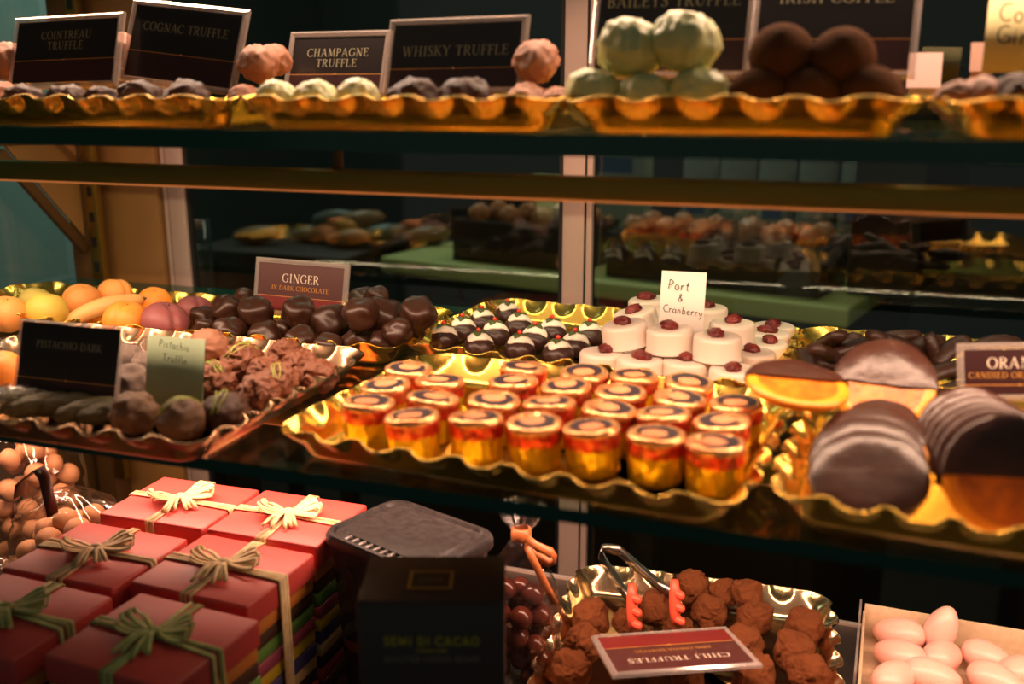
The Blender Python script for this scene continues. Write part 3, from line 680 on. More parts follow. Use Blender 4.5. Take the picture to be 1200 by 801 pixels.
# ------------------------------------------------------------------ white rounds with dried cranberries
WR, WH = .0205, .021
WME = lathe('white_body', [(.0001, 0), (WR * .9, 0), (WR * 1.06, .0008), (WR * 1.05, .002), (WR, .0035), (WR * .99, WH - .004), (WR * .965, WH - .0015), (WR * .90, WH - .0002), (WR * .80, WH), (.0001, WH - .0003)], WHITEC, 40)
def cran_fn(o):
    def f(p): v = p * (.8 + .35 * rdg(p, 2.2, o)); return Vector((v.x * .0098, v.y * .0068, v.z * .0044))
    return f
CR = [blob('cranberry', CRAN, cran_fn(o), 3) for o in (2, 6, 9, 14)]
lower = [((706, 414), 'white round with dark berry at the front left of the lower layer'), ((750, 422), 'white round with large red berry, lower front, second from left'), ((804, 424), 'white round with flat red berry, lower front, third from left'), ((860, 434), 'white round with red berry at the lower front right corner'),
         ((882, 414), 'white round second back along the right rim'), ((897, 403), 'white round third back along the right rim'), ((901, 391), 'white round fourth back along the right rim'), ((907, 383), 'white round farthest back along the right rim')]
upper = [((735, 383), 'tilted white round on the upper layer, leftmost', 9), ((786, 389), 'white round on the upper layer before the white note', 3), ((841, 396), 'white round on the upper layer right of the white note, tallest standing', 0),
         ((749, 368), 'tilted white round behind the leftmost upper one', 12), ((762, 354), 'white round at the back left of the white note', 5), ((828, 362), 'white round partly hidden behind the white note', 0), ((858, 380), 'white round on the upper layer near the right rim', 0)]
cells = []
def wround(p, lab, tilt):
    o = top('white_round', None, lab, 'chocolate', p, (R(tilt * .4), R(-tilt), random.uniform(0, 6) if not tilt else 0), 'white cranberry rounds')
    part('body', WME, o); part('cranberry', random.choice(CR), o, (random.uniform(-.004, .004), random.uniform(-.006, .002), WH + .0018), (0, 0, random.uniform(0, 6)))
for (pp, lab) in lower:
    p = onz(*pp, ZM + WH); p.z = ZM + .0022; cells.append(p); wround(p, lab, 0)
for (pp, lab, tl_) in upper:
    p = onz(*pp, ZM + 2 * WH); p.z = ZM + .0025 + WH + (.0015 if tl_ else 0); wround(p, lab, tl_)
for i, (x, y) in enumerate([(-.118, .862), (-.160, .868), (-.190, .905), (-.112, .905), (-.150, .925)]):
    q = Vector((x, y, ZM + .0022))
    if all((q - a).length > .036 for a in cells): cells.append(q); wround(q, 'white round mostly hidden underneath the upper layer', 0)

# ------------------------------------------------------------------ foil wrapped pralines
CRD, CH = .0180, .032
def cupfoil(name, r0, r1, z0, z1, m, amp, rows=7, seg=56, cap=False):
    V, Fc = [], []
    for j in range(rows + 1):
        t = j / rows
        for i in range(seg):
            a = 2 * math.pi * i / seg; r = r0 + (r1 - r0) * t; r *= 1 + amp * (nz(Vector((math.cos(a) * 3, math.sin(a) * 3, t * 1.5)), 1.6, 3) + .5 * math.sin(a * 17 + 3 * t))
            V.append((r * math.cos(a), r * math.sin(a), z0 + (z1 - z0) * t))
    for j in range(rows):
        for i in range(seg): Fc.append((j * seg + i, j * seg + (i + 1) % seg, (j + 1) * seg + (i + 1) % seg, (j + 1) * seg + i))
    if cap: Fc.append(tuple(range(seg))[::-1])
    return mesh(name, V, Fc, m)
CBODY = cupfoil('foil_body', CRD * .92, CRD * .98, 0, CH * .60, FOILY, .07, cap=True)
CBAND = cupfoil('red_band', CRD * 1.0, CRD * 1.04, CH * .58, CH * .87, FOILR, .07, 6)
def crinkle(me, amp):
    for v in me.vertices:
        q = Vector(v.co) * 260; k = noise.noise(q); v.co.z += amp * k * (1 if v.co.xy.length > .003 else .3); v.co.x *= 1 + amp * 40 * noise.noise(q + Vector((9, 0, 0))); v.co.y *= 1 + amp * 40 * noise.noise(q + Vector((0, 9, 0)))
    return me
CTOP = crinkle(lathe('top_rim', [(CRD * 1.03, CH * .85), (CRD * 1.05, CH * .92), (CRD * 1.0, CH * .975), (CRD * .90, CH), (CRD * .78, CH * .985), (CRD * .70, CH * .97), (.0001, CH * .97)], FOILP, 56), .0009)
def crescent(m, r0, r1, z, a0, a1):
    V, Fc = [], []; n = 30
    for i in range(n + 1):
        a = R(a0 + (a1 - a0) * i / n); k = (.35 + .65 * math.sin(math.pi * i / n)); mid = (r0 + r1) / 2; hw_ = (r1 - r0) / 2 * k
        V += [((mid - hw_) * math.cos(a), (mid - hw_) * math.sin(a), z), ((mid + hw_) * math.cos(a), (mid + hw_) * math.sin(a), z)]
    for i in range(n): Fc.append((2 * i, 2 * i + 1, 2 * i + 3, 2 * i + 2))
    return mesh('printed_ring', V, Fc, m)
CRING = crescent(CREST, CRD * .38, CRD * .84, CH * .994, 15, 275)
CDISC = crinkle(lathe('printed_disc', [(CRD * .48, CH * .985), (CRD * .3, CH * .992), (.0001, CH * .994)], PEACHP, 24), .0007)
crow = [('front', [(430, 472), (486, 489), (558, 491), (627, 495), (697, 502), (769, 510), (839, 520)]), ('second', [(455, 451), (503, 467), (577, 468), (645, 473), (711, 479), (780, 486), (851, 494)]),
        ('third', [(477, 432), (514, 447), (604, 447), (665, 452), (727, 459), (793, 466), (864, 473)]), ('back', [(612, 431), (685, 436), (743, 441), (804, 447)])]
for rn, L in crow:
    for i, (px, py) in enumerate(L):
        p = onz(px, py, ZM + CH); p.z = ZM + .0022
        o = top('foil_praline', None, 'yellow and red foil wrapped praline, %s from the left in the %s row' % (ORD[i], rn), 'praline', p, (R(random.uniform(-5, 5)), R(random.uniform(-5, 5)), random.uniform(0, 6)), 'foil wrapped pralines in the gold tray')
        part('foil_body', CBODY, o); part('red_band', CBAND, o); t_ = part('top_rim', CTOP, o); part('printed_ring', CRING, t_); part('printed_disc', CDISC, t_)

# ------------------------------------------------------------------ candied orange slices
SR, ST = .0365, .0075
def slice_mesh():
    pr = [(.0001, -ST / 2), (SR * .86, -ST / 2), (SR * .96, -ST * .42), (SR, -ST * .2), (SR, ST * .2), (SR * .96, ST * .42), (SR * .86, ST / 2), (SR * .80, ST * .44), (SR * .78, ST * .40), (.0001, ST * .38)]
    return lathe('candied_slice', pr, [RIND, FLESH], 48, [1, 0, 0, 0, 0, 0, 0, 0, 1])
def coat_mesh(c, seed):
    bm = bmesh.new(); s2, t2 = SR * 1.035, ST * .5 + .0016; seg = 64
    pr = [(.0001, -t2), (s2 * .55, -t2), (s2 * .9, -t2 * .95), (s2, -t2 * .5), (s2, t2 * .5), (s2 * .93, t2 * .95), (s2 * .6, t2 * 1.05), (s2 * .3, t2), (.0001, t2)]
    ring = []
    for r, z in pr:
        ring.append([bm.verts.new((r * math.cos(2 * math.pi * i / seg), r * math.sin(2 * math.pi * i / seg), z + (.0012 * nz(Vector((r * math.cos(2 * math.pi * i / seg), r * math.sin(2 * math.pi * i / seg), z)) * 60, 1, seed) if r > .001 else 0))) for i in range(seg)])
    for j in range(len(ring) - 1):
        for i in range(seg): bm.faces.new((ring[j][i], ring[j][(i + 1) % seg], ring[j + 1][(i + 1) % seg], ring[j + 1][i]))
    bmesh.ops.remove_doubles(bm, verts=bm.verts, dist=.00005)
    if c > -.95:
        g = bmesh.ops.bisect_plane(bm, geom=bm.verts[:] + bm.edges[:] + bm.faces[:], plane_co=(0, c * SR, 0), plane_no=(0, 1, 0), clear_inner=True)
        ed = [e for e in bm.edges if e.is_boundary]
        bmesh.ops.holes_fill(bm, edges=ed)
        for v in bm.verts:
            if abs(v.co.y - c * SR) < .0005: v.co.y += .0022 * nz(Vector((v.co.x * 90, seed, v.co.z * 30)), 1, seed)
    return bmesh_done(bm, 'chocolate_dip', DIPCH, True, 50)
SLI = slice_mesh(); COAT = {c: coat_mesh(c, 3 + c) for c in (0.0, -.35, -.96, .12)}
def slc(center, nrm, up, c, lab, s=1.0):
    n = Vector(nrm).normalized(); u = Vector(up); u = (u - n * u.dot(n)).normalized(); x = u.cross(n)
    M = Matrix(((x.x, u.x, n.x, center.x), (x.y, u.y, n.y, center.y), (x.z, u.z, n.z, center.z), (0, 0, 0, 1))) @ Matrix.Scale(s, 4)
    o = topm('orange_slice', None, lab, 'candied orange', M, 'chocolate dipped orange slices')
    part('candied_slice', SLI, o); part('chocolate_dip', COAT[c], o)
slc(ony(934, 452, .664), (.10, -.14, .98), (-.25, 1, 0), .12, 'dipped orange slice lying flat on top over the tray rim', .93)
slc(ony(1036, 452, .718), (-.05, -.78, .60), (0, 0, 1), 0.0, 'upright dipped orange slice leaning back, lower half glazed orange', .94)
slc(Vector((.030, .668, -.221)), (-.10, -.55, .80), (.4, 0, 1), .12, 'orange slice half hidden below the flat one', .72)
AN = (-.10, -.52, .85)
slc(Vector((.0225, .578, -.2195)), AN, (0, 0, 1), -.96, 'fully dipped dark slice nearest the tray front', .90)
slc(Vector((.0215, .6025, -.2185)), AN, (0, 0, 1), -.96, 'dark dipped slice just behind the nearest one', .90)
slc(Vector((.0260, .6280, -.2175)), (-.02, -.50, .86), (-.3, 0, 1), -.35, 'dipped slice with orange edge at the rear of the front stack', .90)
slc(Vector((.0960, .5735, -.2085)), (-.05, -.90, .43), (-.1, 0, 1), 0.0, 'large half dipped slice standing at the right front', .95)
for k, (lab, c) in enumerate((('dipped slice directly behind the large right one', -.35), ('third dipped slice in the right leaning row', -.35), ('fourth dipped slice in the right leaning row', -.35), ('fifth dipped slice in the right leaning row', 0.0), ('dipped slice at the rear end of the right leaning row', .12))):
    slc(Vector((.0930 - .0025 * k, .5935 + .0168 * k, -.2095 - .0008 * k)), (-.08 - .02 * k, -.84, .54), (-.1, 0, 1), c, lab, .93 - .03 * k)

# chocolate peel sticks
SKX = []
def ORDX(i):
    k = sorted(range(len(SK)), key=lambda n: SK[n][0][0] + SK[n][1][0]).index(i)
    return (ORD + ['fifteenth', 'sixteenth', 'seventeenth', 'eighteenth', 'nineteenth', 'twentieth', 'twenty-first'])[k]
def stick(p, q, r, lab, bow=.004, i=0):
    path = []; n = 12
    for k in range(n + 1):
        t = k / n; a = p.lerp(q, t); a.z += bow * math.sin(math.pi * t); path.append(a - p)
    V, Fc = tube_vf(path, [r * (.75 + .35 * math.sin(math.pi * (.1 + .8 * k / n)) + .12 * nz(Vector((k * .9, i, 0)), 1, i)) for k in range(n + 1)], 8, .62)
    top('peel_stick', mesh('peel_stick', V, Fc, PEELCH), lab, 'chocolate stick', p, group='chocolate covered orange peel sticks')
zb = ZM + .008
SK = [((948, 440), (985, 392), .9, .834, 0), ((955, 408), (990, 448), .8, .87, .012), ((976, 415), (1052, 398), .85, .86, .012), ((1020, 392), (1100, 428), .83, .88, .018), ((1038, 398), (1092, 446), .83, .84, .012),
      ((1088, 392), (1096, 424), .86, .86, .024), ((1096, 426), (1132, 398), .85, .87, .018), ((1080, 446), (1130, 430), .82, .84, .012), ((1088, 470), (1140, 452), .80, .82, .006), ((1000, 395), (1004, 415), .9, .88, .016),
      ((960, 425), (1010, 440), .84, .83, .004), ((1040, 430), (1085, 468), .80, .80, .004), ((985, 400), (1040, 425), .88, .86, .008), ((1060, 405), (1110, 412), .9, .9, .012), ((1110, 440), (1160, 418), .86, .9, .016), ((1140, 410), (1190, 400), .87, .9, .014), ((1150, 440), (1200, 425), .84, .86, .010), ((938, 412), (962, 446), .90, .83, .01), ((1010, 408), (1075, 392), .88, .91, .02), ((1062, 418), (1100, 398), .86, .9, .02), ((990, 425), (1060, 440), .84, .82, .01)]
for i, (a, b, ya, yb, dz) in enumerate(SK):
    p = ony(*a, ya); q = ony(*b, yb)
    for v in (p, q):
        v.z = max(v.z, zb)
    L = (q - p).length
    stick(p, q, .0088, 'dark chocolate peel stick in the back right tray, %s from the left' % ORDX(i), .003, i)

# ------------------------------------------------------------------ upper shelf truffles
def swirl_fn(o):
    def f(p):
        a = math.atan2(p.y, p.x); s = math.sqrt(max(0, 1 - p.z * p.z))
        k = .84 + s * (.125 * abs(math.sin(a * 4.5 + 1.6 * p.z + 2.2 * nz(p, 1.5, o))) + .12 * max(0, rdg(p, 2.2, o))) + .10 * max(0, rdg(p, 3.6, o + 4)) ** 2 + .02 * nz(p, 8, o)
        return p * k
    return f
GRN = [blob('green_truffle', GREENT, swirl_fn(o)) for o in (1, 5, 9)]
PGR = [blob('pale_truffle', PALEG, swirl_fn(o)) for o in (2, 6)]
CBL = blob('cocoa_ball', COCOAB, lambda p: p * (1 + .02 * nz(p, 3, 2)), 4)
def utr(name, me, px, py, r, y, lab, group, z=None):
    p = ony(px, py, y)
    if z is not None: p.z = z
    top(name, me, lab, 'truffle', p, (random.uniform(-.4, .4), random.uniform(-.4, .4), random.uniform(0, 6)), group, scale=(r, r, r))
zt_ = ZT + .003
gg = 'green truffles on the upper shelf'
utr('green_truffle', GRN[0], 697, 97, .0195, .645, 'green truffle at the left end of the lower green row', gg, zt_ + .0190)
utr('green_truffle', GRN[1], 758, 103, .0190, .645, 'green truffle in the middle of the lower green row', gg, zt_ + .0165)
utr('green_truffle', GRN[2], 821, 97, .0195, .645, 'green truffle at the right end of the lower green row', gg, zt_ + .0190)
utr('green_truffle', GRN[1], 738, 57, .0205, .655, 'green ridged truffle on top, left of the pair', gg)
utr('green_truffle', GRN[0], 803, 50, .0210, .655, 'green ridged truffle on top, right of the pair', gg)
gg = 'cocoa balls on the upper shelf'
for px, py, y, lab, z in ((890, 101, .645, 'cocoa dusted ball, lower left of five', zt_ + .0180), (952, 101, .645, 'cocoa dusted ball, lower middle of five', zt_ + .0180), (1020, 101, .645, 'cocoa dusted ball, lower right of five', zt_ + .0185), (915, 66, .655, 'cocoa dusted ball, upper left of five', None), (987, 71, .655, 'cocoa dusted ball, upper right of five', None)):
    utr('cocoa_ball', CBL, px, py, .0200, y, lab, gg, z)
gg = 'pale green truffles by the sparkling wine sign'
for i, px in enumerate((325, 368, 418)): utr('pale_truffle', PGR[i % 2], px, 104, .0150, .640, 'pale green truffle, %s from the left before the sparkling wine sign' % ORD[i], gg, zt_ + .0150 + (.003 if i == 2 else .002))
gg = 'dark whisky truffles'
for i, px in enumerate((485, 547)): utr('whisky_truffle', DARKF[i], px, 100, .0190, .645, ['dark whisky truffle on the left before its sign', 'dark whisky truffle on the right before its sign'][i], gg, zt_ + .0165)
gg = 'pinkish milk truffles on the upper shelf'
for (px, py, r, y, lab, z) in [(628, 72, .0170, .72, 'shiny milk truffle on top, right of the whisky sign', None), (618, 100, .0155, .70, 'milk truffle low beside the whisky sign', zt_ + .015), (650, 102, .0140, .70, 'milk truffle low at the right end of the whisky tray', zt_ + .014),
                               (303, 74, .0165, .72, 'milk truffle on top between the brandy and sparkling wine signs', None), (322, 70, .014, .74, 'milk truffle behind the sparkling wine sign edge', None), (288, 100, .0150, .70, 'milk truffle low right of the brandy sign', zt_ + .015),
                               (14, 72, .0190, .72, 'shaggy pale truffle at the top left picture edge', None), (2, 100, .0170, .68, 'shaggy pale truffle low at the left picture edge', zt_ + .016), (148, 60, .0165, .745, 'pale truffle between the two tilted signs', None), (150, 92, .015, .74, 'pale truffle low between the tilted signs', zt_ + .015),
                               (776, 90, .0150, .70, 'pale pink truffle behind the green row', zt_ + .015), (864, 96, .0150, .70, 'pale pink truffle between green and cocoa truffles', zt_ + .015), (676, 98, .0140, .71, 'pale pink truffle left of the green row', zt_ + .014)]:
    utr('milk_truffle', random.choice(MILKPB), px, py, r, y, lab, gg, z)
gg = 'dark truffles along the front of the left upper tray'
for i, (px, r) in enumerate([(27, .0165), (76, .0165), (121, .0150), (164, .0180), (217, .0180)]):
    utr('dark_truffle', DARKF[i % 3], px, 108, r, .642, 'dark glossy truffle, %s from the left along the left upper tray' % ORD[i], gg, zt_ + r * .78 + .002)
gg = 'dark and pink pieces in the right upper tray'
for i, (px, r) in enumerate([(1122, .012), (1150, .014), (1186, .015), (1225, .015)]):
    utr('nut_cluster', (MILKPB if i < 2 else DARKF)[i % 2], px, 98, r, .65, 'chocolate piece, %s from the left in the right upper tray' % ORD[i], gg, zt_ + .012 + r * .5)

# ------------------------------------------------------------------ lower deck: tied stacks of gift boxes
BW, BD = .109, .093
LAY = [(.55, .19, .03), (.06, .025, .012), (.13, .28, .05), (.33, .06, .10), (.58, .40, .02), (.06, .05, .16), (.62, .40, .17), (.05, .03, .03), (.45, .06, .04), (.10, .05, .03)]
LAYM = [mat('wrap_colour', c, .45) for c in LAY]
RED_H, LH = .021, .0119
def raffia(o, m, seed, H):
    rnd = random.Random(seed); zt = H
    rib = None
    V, Fc = [], []
    hw_, hd = BW / 2 + .0012, BD / 2 + .0012
    for k in range(4):
        off = (k - 1.5) * .0024 + rnd.uniform(-.001, .001); tw = rnd.uniform(-.003, .003)
        strip_vf([(off + tw, -hd - .0004, .004), (off + tw, -hd - .0004, zt * .5), (off + tw, -hd, zt - .0005), (off + tw, -hd + .001, zt + .0008), (off * .5, 0, zt + .0014), (off - tw, hd - .001, zt + .0008), (off - tw, hd, zt - .0005), (off - tw, hd, .004)], (1, 0, 0), .0032, V, Fc)
        strip_vf([(-hw_, off + tw, .004), (-hw_, off + tw, zt - .0005), (-hw_ + .001, off + tw, zt + .0012), (0, off * .5, zt + .0020), (hw_ - .001, off - tw, zt + .0012), (hw_, off - tw, zt - .0005), (hw_ + .0005, off - tw, zt * .5), (hw_, off - tw, .004)], (0, 1, 0), .0032, V, Fc)
    rib = part('raffia_ribbon', mesh('raffia_ribbon', V, Fc, m), o)
    part('knot', blob('knot', m, lambda p: Vector((p.x * .006, p.y * .005, p.z * .004)) * (1 + .2 * nz(p, 3, seed)), 3), rib, (0, 0, zt + .004))
    a0 = rnd.uniform(0, .6)
    for k, (a, L) in enumerate(((0 + a0, .030), (math.pi + a0 - .3, .030), (.5 + a0, .026), (math.pi + a0 + .3, .026))):
        V, Fc = [], []
        for s in range(2):
            path, sd = [], []; da = (s - .5) * .25
            ca, sa = math.cos(a + da), math.sin(a + da)
            for i in range(13):
                t = i / 12; x = L * math.sin(math.pi * t) ** .8; y = .005 * math.sin(2 * math.pi * t); z = .004 + .010 * math.sin(math.pi * t) ** 1.5 * (1 if i < 7 else .45) - .003 * (1 - abs(2 * t - 1))
                path.append((ca * x - sa * y, sa * x + ca * y, zt + max(.0025, z))); sd.append((-sa, ca, .25))
            strip_vf(path, sd, .0042, V, Fc)
        part('bow_loop', mesh('bow_loop', V, Fc, m), rib)
    for k, a in enumerate((-1.9 + a0, -1.2 + a0)):
        V, Fc = [], []
        for s in range(3):
            ca, sa = math.cos(a + (s - 1) * .16), math.sin(a + (s - 1) * .16); L = rnd.uniform(.024, .034); path = []
            for i in range(8): t = i / 7; path.append((ca * L * t, sa * L * t, zt + .005 + .004 * math.sin(math.pi * t) - .0022 * t))
            strip_vf(path, (-sa, ca, 0), .0034, V, Fc)
        part('bow_tail', mesh('bow_tail', V, Fc, m), rib)
def stack(x, y, rot, m, seed, lab, nl=10):
    o = top('gift_box_stack', None, lab, 'gift boxes', (x, y, ZD + .0005), (0, 0, R(rot)), 'tied stacks of wrapped gift boxes')
    rnd = random.Random(seed); H = nl * LH
    for i in range(nl): part('wrapped_box', rbox(BW - .003, BD - .003, LH - .0004, LAYM[(nl - 1 - i) % 10], .0012), o, (rnd.uniform(-.001, .001), rnd.uniform(-.001, .001), i * LH), (0, 0, R(rnd.uniform(-.6, .6))))
    part('red_box', rbox(BW, BD, RED_H, REDP, .0022, 3), o, (0, 0, H))
    raffia(o, m, seed, H + RED_H)
stack(-.437, .500, -3, RAFFG, 1, 'tied stack with dark red top box and raffia tinted for greenish light, front right')
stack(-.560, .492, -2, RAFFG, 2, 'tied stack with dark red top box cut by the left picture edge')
stack(-.452, .604, -2, RAFF, 3, 'tied stack with red top box and long raffia tail, middle right')
stack(-.567, .592, 0, RAFF, 4, 'tied stack with red top box beside the left cellophane bag')
stack(-.568, .703, 1, RAFF, 5, 'tied stack with red top box at the back left')
stack(-.455, .706, 0, RAFF, 6, 'tied stack with red top box next to the black tub')

# plastic tub
def rrect(wd, dp, r, n=6):
    P = []
    for cx, cy, a0 in ((wd / 2 - r, -dp / 2 + r, -90), (wd / 2 - r, dp / 2 - r, 0), (-wd / 2 + r, dp / 2 - r, 90), (-wd / 2 + r, -dp / 2 + r, 180)):
        for i in range(n + 1): a = R(a0 + 90 * i / n); P.append((cx + r * math.cos(a), cy + r * math.sin(a)))
    return P
def loft(name, secs, m, cap0=True, cap1=True):
    V, Fc = [], []; n = None
    for (wd, dp, r, z) in secs:
        P = rrect(wd, dp, r); n = len(P); V += [(x, y, z) for x, y in P]
    for j in range(len(secs) - 1):
        for i in range(n): Fc.append((j * n + i, j * n + (i + 1) % n, (j + 1) * n + (i + 1) % n, (j + 1) * n + i))
    if cap0: Fc.append(tuple(range(n))[::-1])
    if cap1: Fc.append(tuple(range((len(secs) - 1) * n, len(secs) * n)))
    me = mesh(name, V, Fc, m); me.set_sharp_from_angle(angle=R(35)); return me
o = top('plastic_tub', None, 'dark plastic tub with clear ribbed lid behind the cocoa carton', 'tub', (-.331, .694, ZD + .0005), (0, 0, R(-20)), scale=(.94, .92, 1))
part('body', loft('body', [(.105, .078, .016, 0), (.112, .084, .017, .004), (.126, .096, .018, .142)], TUBP), o)
lid = part('lid', loft('lid', [(.130, .100, .019, .138), (.134, .104, .020, .140), (.134, .104, .020, .146), (.130, .100, .019, .149), (.122, .092, .017, .149), (.119, .089, .016, .1462), (.104, .074, .012, .1462), (.101, .071, .012, .1482)], LIDP, False), o)
part('label', loft('label', [(.1078, .0808, .0165, .004), (.1108, .0838, .0168, .005), (.1140, .0870, .0172, .040), (.1136, .0866, .0172, .041)], LABELW, False, False), o)
part('label_stripe', loft('label_stripe', [(.1142, .0872, .0172, .043), (.1150, .0878, .0172, .044), (.1156, .0884, .0172, .052), (.1150, .0878, .0172, .053)], mat('red_brown', (.25, .05, .03), .5), False, False), o)
for i in range(9): part('rib', rbox(.0028, .010, .0022, mat('rib_plastic', (.20, .18, .175), .2) if i == 0 else bpy.data.materials['rib_plastic'], .0007), lid, (-.036 + i * .009, -.0415, .1465))

# cocoa carton
o = top('cocoa_carton', None, 'dark brown carton reading SEMI DI CACAO', 'carton', (-.236, .531, ZD + .0005), (0, 0, R(19)))
CHt = .203
part('body', rbox(.092, .062, CHt, CARTON, .0012), o)
fl_ = part('lid_flap', rbox(.0915, .0615, .0012, mat('carton_top', (.060, .034, .027), .4), .0004), o, (0, 0, CHt))
def frame_mesh(wd, ht, t, m):
    V = [(-wd / 2, 0, 0), (wd / 2, 0, 0), (wd / 2, 0, ht), (-wd / 2, 0, ht), (-wd / 2 + t, 0, t), (wd / 2 - t, 0, t), (wd / 2 - t, 0, ht - t), (-wd / 2 + t, 0, ht - t)]
    return mesh('gold_frame', V, [(i, (i + 1) % 4, 4 + (i + 1) % 4, 4 + i) for i in range(4)], m, False)
tl_ = part('top_label', rbox(.028, .024, .0006, CARTON, 0), fl_, (-.002, -.004, .0012))
part('gold_frame', frame_mesh(.028, .024, .0016, PR_G), fl_, (-.002, -.016, .0021), (R(-90), 0, 0))
part('lettering', text_mesh('COCOA', .0036, mat('print_brown', (.22, .15, .10), .5), serif=False), fl_, (-.002, -.006, .0022), (R(-90), 0, 0))
part('title_lettering', text_mesh('SEMI DI CACAO', .0056, PR_Y, serif=False, track=.16), o, (0, -.0314, CHt - .0285))
part('small_lettering', text_mesh('COCOA NIBS', .0024, PR_Y, serif=False), o, (0, -.0314, CHt - .0335))
part('subtitle_lettering', text_mesh('ROASTED COCOA BEANS', .0036, mat('print_grey', (.24, .20, .17), .5), serif=False, track=.14), o, (0, -.0314, CHt - .0400))
part('front_gold_frame', frame_mesh(.036, .040, .0018, PR_Y), o, (0, -.0314, CHt - .100))

# ------------------------------------------------------------------ cellophane bags
def bag_mesh(prof, sx, sy, amp, seed, seg=72):
    V, Fc = [], []; n = len(prof)
    for j, (r, z) in enumerate(prof):
        for i in range(seg):
            a = 2 * math.pi * i / seg; q = Vector((math.cos(a), math.sin(a), z * 14))
            k = 1 + amp * (rdg(q, 2.3, seed) * .6 + rdg(q, 5.5, seed + 2) * .3) + (.10 * math.sin(a * 11 + seed) if j > n * .62 else 0)
            V.append((r * sx * k * math.cos(a), r * sy * k * math.sin(a), z))
    for j in range(n - 1):
        for i in range(seg): Fc.append((j * seg + i, j * seg + (i + 1) % seg, (j + 1) * seg + (i + 1) % seg, (j + 1) * seg + i))
    Fc.append(tuple(range(seg))[::-1])
    return mesh('film', V, Fc, CELLO)
def interp(P, n):
    out = []
    for i in range(n + 1):
        t = i / n * (len(P) - 1); k = min(int(t), len(P) - 2); f = t - k; out.append((P[k][0] * (1 - f) + P[k + 1][0] * f, P[k][1] * (1 - f) + P[k + 1][1] * f))
    return out
bx, by = -.247, .742
o = top('cellophane_bag', None, 'clear cellophane bag of glossy chocolate balls tied with copper ribbon', 'bag', (bx, by, ZD + .0005))
prof = interp([(.026, .0), (.033, .006), (.034, .03), (.034, .06), (.031, .09), (.022, .112), (.012, .128), (.006, .137), (.007, .142), (.014, .152), (.020, .166)], 60)
part('film', bag_mesh(prof, 1.0, .85, .10, 4), o)
V, Fc = [], []
part('ribbon_tie', lathe('ribbon_tie', [(.0065, .133), (.0088, .134), (.0090, .139), (.0085, .144), (.0065, .145)], ORIB, 20), o)
strip_vf([(.006, -.006, .139), (.018, -.010, .134), (.030, -.008, .130), (.033, -.004, .122), (.026, -.002, .117), (.014, -.004, .124), (.006, -.007, .136)], (0, .4, 1), .008, V, Fc, .0003); strip_vf([(.008, -.008, .132), (.018, -.012, .116), (.030, -.016, .098), (.036, -.018, .088)], (.8, -.2, .5), .008, V, Fc, .0003)
part('ribbon_bow', mesh('ribbon_bow', V, Fc, ORIB), o)
BAL = blob('chocolate_ball', CHBALL, lambda p: p, 3)
rnd = random.Random(5); pb_ = []
tries = 0
while len(pb_) < 40 and tries < 60000:
    tries += 1; r = rnd.uniform(.0096, .0108); zz = rnd.uniform(.010, .088); a = rnd.uniform(0, 6.28); lim = .032 if zz < .078 else .026
    d = (lim - r) * math.sqrt(rnd.random()); q = Vector((d * math.cos(a), d * math.sin(a) * .85, zz))
    if all((q - s).length > (r + t) * .88 for s, t in pb_): pb_.append((q, r))
for q, r in pb_: top('chocolate_ball', BAL, 'glossy dark chocolate ball inside the copper ribbon bag', 'chocolate', (bx + q.x, by + q.y, ZD + q.z + .001), group='chocolate balls in the clear bag', scale=(r, r, r))

def nutbag(cx, cy, sx, sy, H, lab, ballab, grp, seed, nmax, ribbon):
    o = top('cellophane_bag', None, lab, 'bag', (cx, cy, ZD + .0005))
    prof = interp([(.7, 0), (.95, .05), (1, .25), (1.0, .5), (.92, .72), (.7, .88), (.3, .98), (.05, 1.0)], 40); prof = [(r, z * H) for r, z in prof]
    part('film', bag_mesh(prof, sx, sy, .10, seed), o)
    rnd = random.Random(seed); L = []; tries = 0
    me = blob('cocoa_nut', NUT, lambda p: p * (1 + .06 * nz(p, 2, seed)), 3)
    while len(L) < nmax and tries < 30000:
        tries += 1; r = rnd.uniform(.0112, .0130); zz = rnd.uniform(r, H * .86 - r); a = rnd.uniform(0, 6.28); f = 1.0 if zz < H * .6 else .75
        k = math.sqrt(rnd.random()); q = Vector(((sx * .95 * f - r) * k * math.cos(a), (sy * .95 * f - r) * k * math.sin(a), zz))
        if all((q - s).length > (r + t) * .88 for s, t in L): L.append((q, r))
    for q, r in L: top('cocoa_nut', me, ballab, 'sweet', (cx + q.x, cy + q.y, ZD + q.z + .001), spin(), grp, scale=(r, r * .96, r * .94))
    if ribbon:
        V, Fc = [], []
        strip_vf([Vector(p) for p in ribbon], (.55, .7, .3), .010, V, Fc, .0003); part('ribbon', mesh('ribbon', V, Fc, BRIB), o)
    return o
nutbag(-.690, .690, .060, .050, .140, 'clear bag of tan cocoa nuts with brown ribbon left of the boxes', 'tan cocoa dusted nut inside the ribboned clear bag', 'cocoa nuts in the ribboned bag', 3, 46,
       [ony(a, b, c) - Vector((-.690, .690, ZD)) for a, b, c in ((22, 582, .650), (24, 566, .645), (36, 556, .64), (45, 549, .636), (52, 560, .632), (57, 582, .630), (62, 604, .628))])
nutbag(-.690, .588, .050, .040, .115, 'clear bag of tan cocoa nuts low at the left picture edge', 'tan cocoa dusted nut inside the nearest clear bag', 'cocoa nuts in the nearest bag', 8, 34, None)
nutbag(-.812, .770, .052, .050, .180, 'tall clear bag of nuts behind the ribboned bag', 'tan cocoa dusted nut inside the tall clear bag behind', 'cocoa nuts in the tall bag', 12, 44, None)

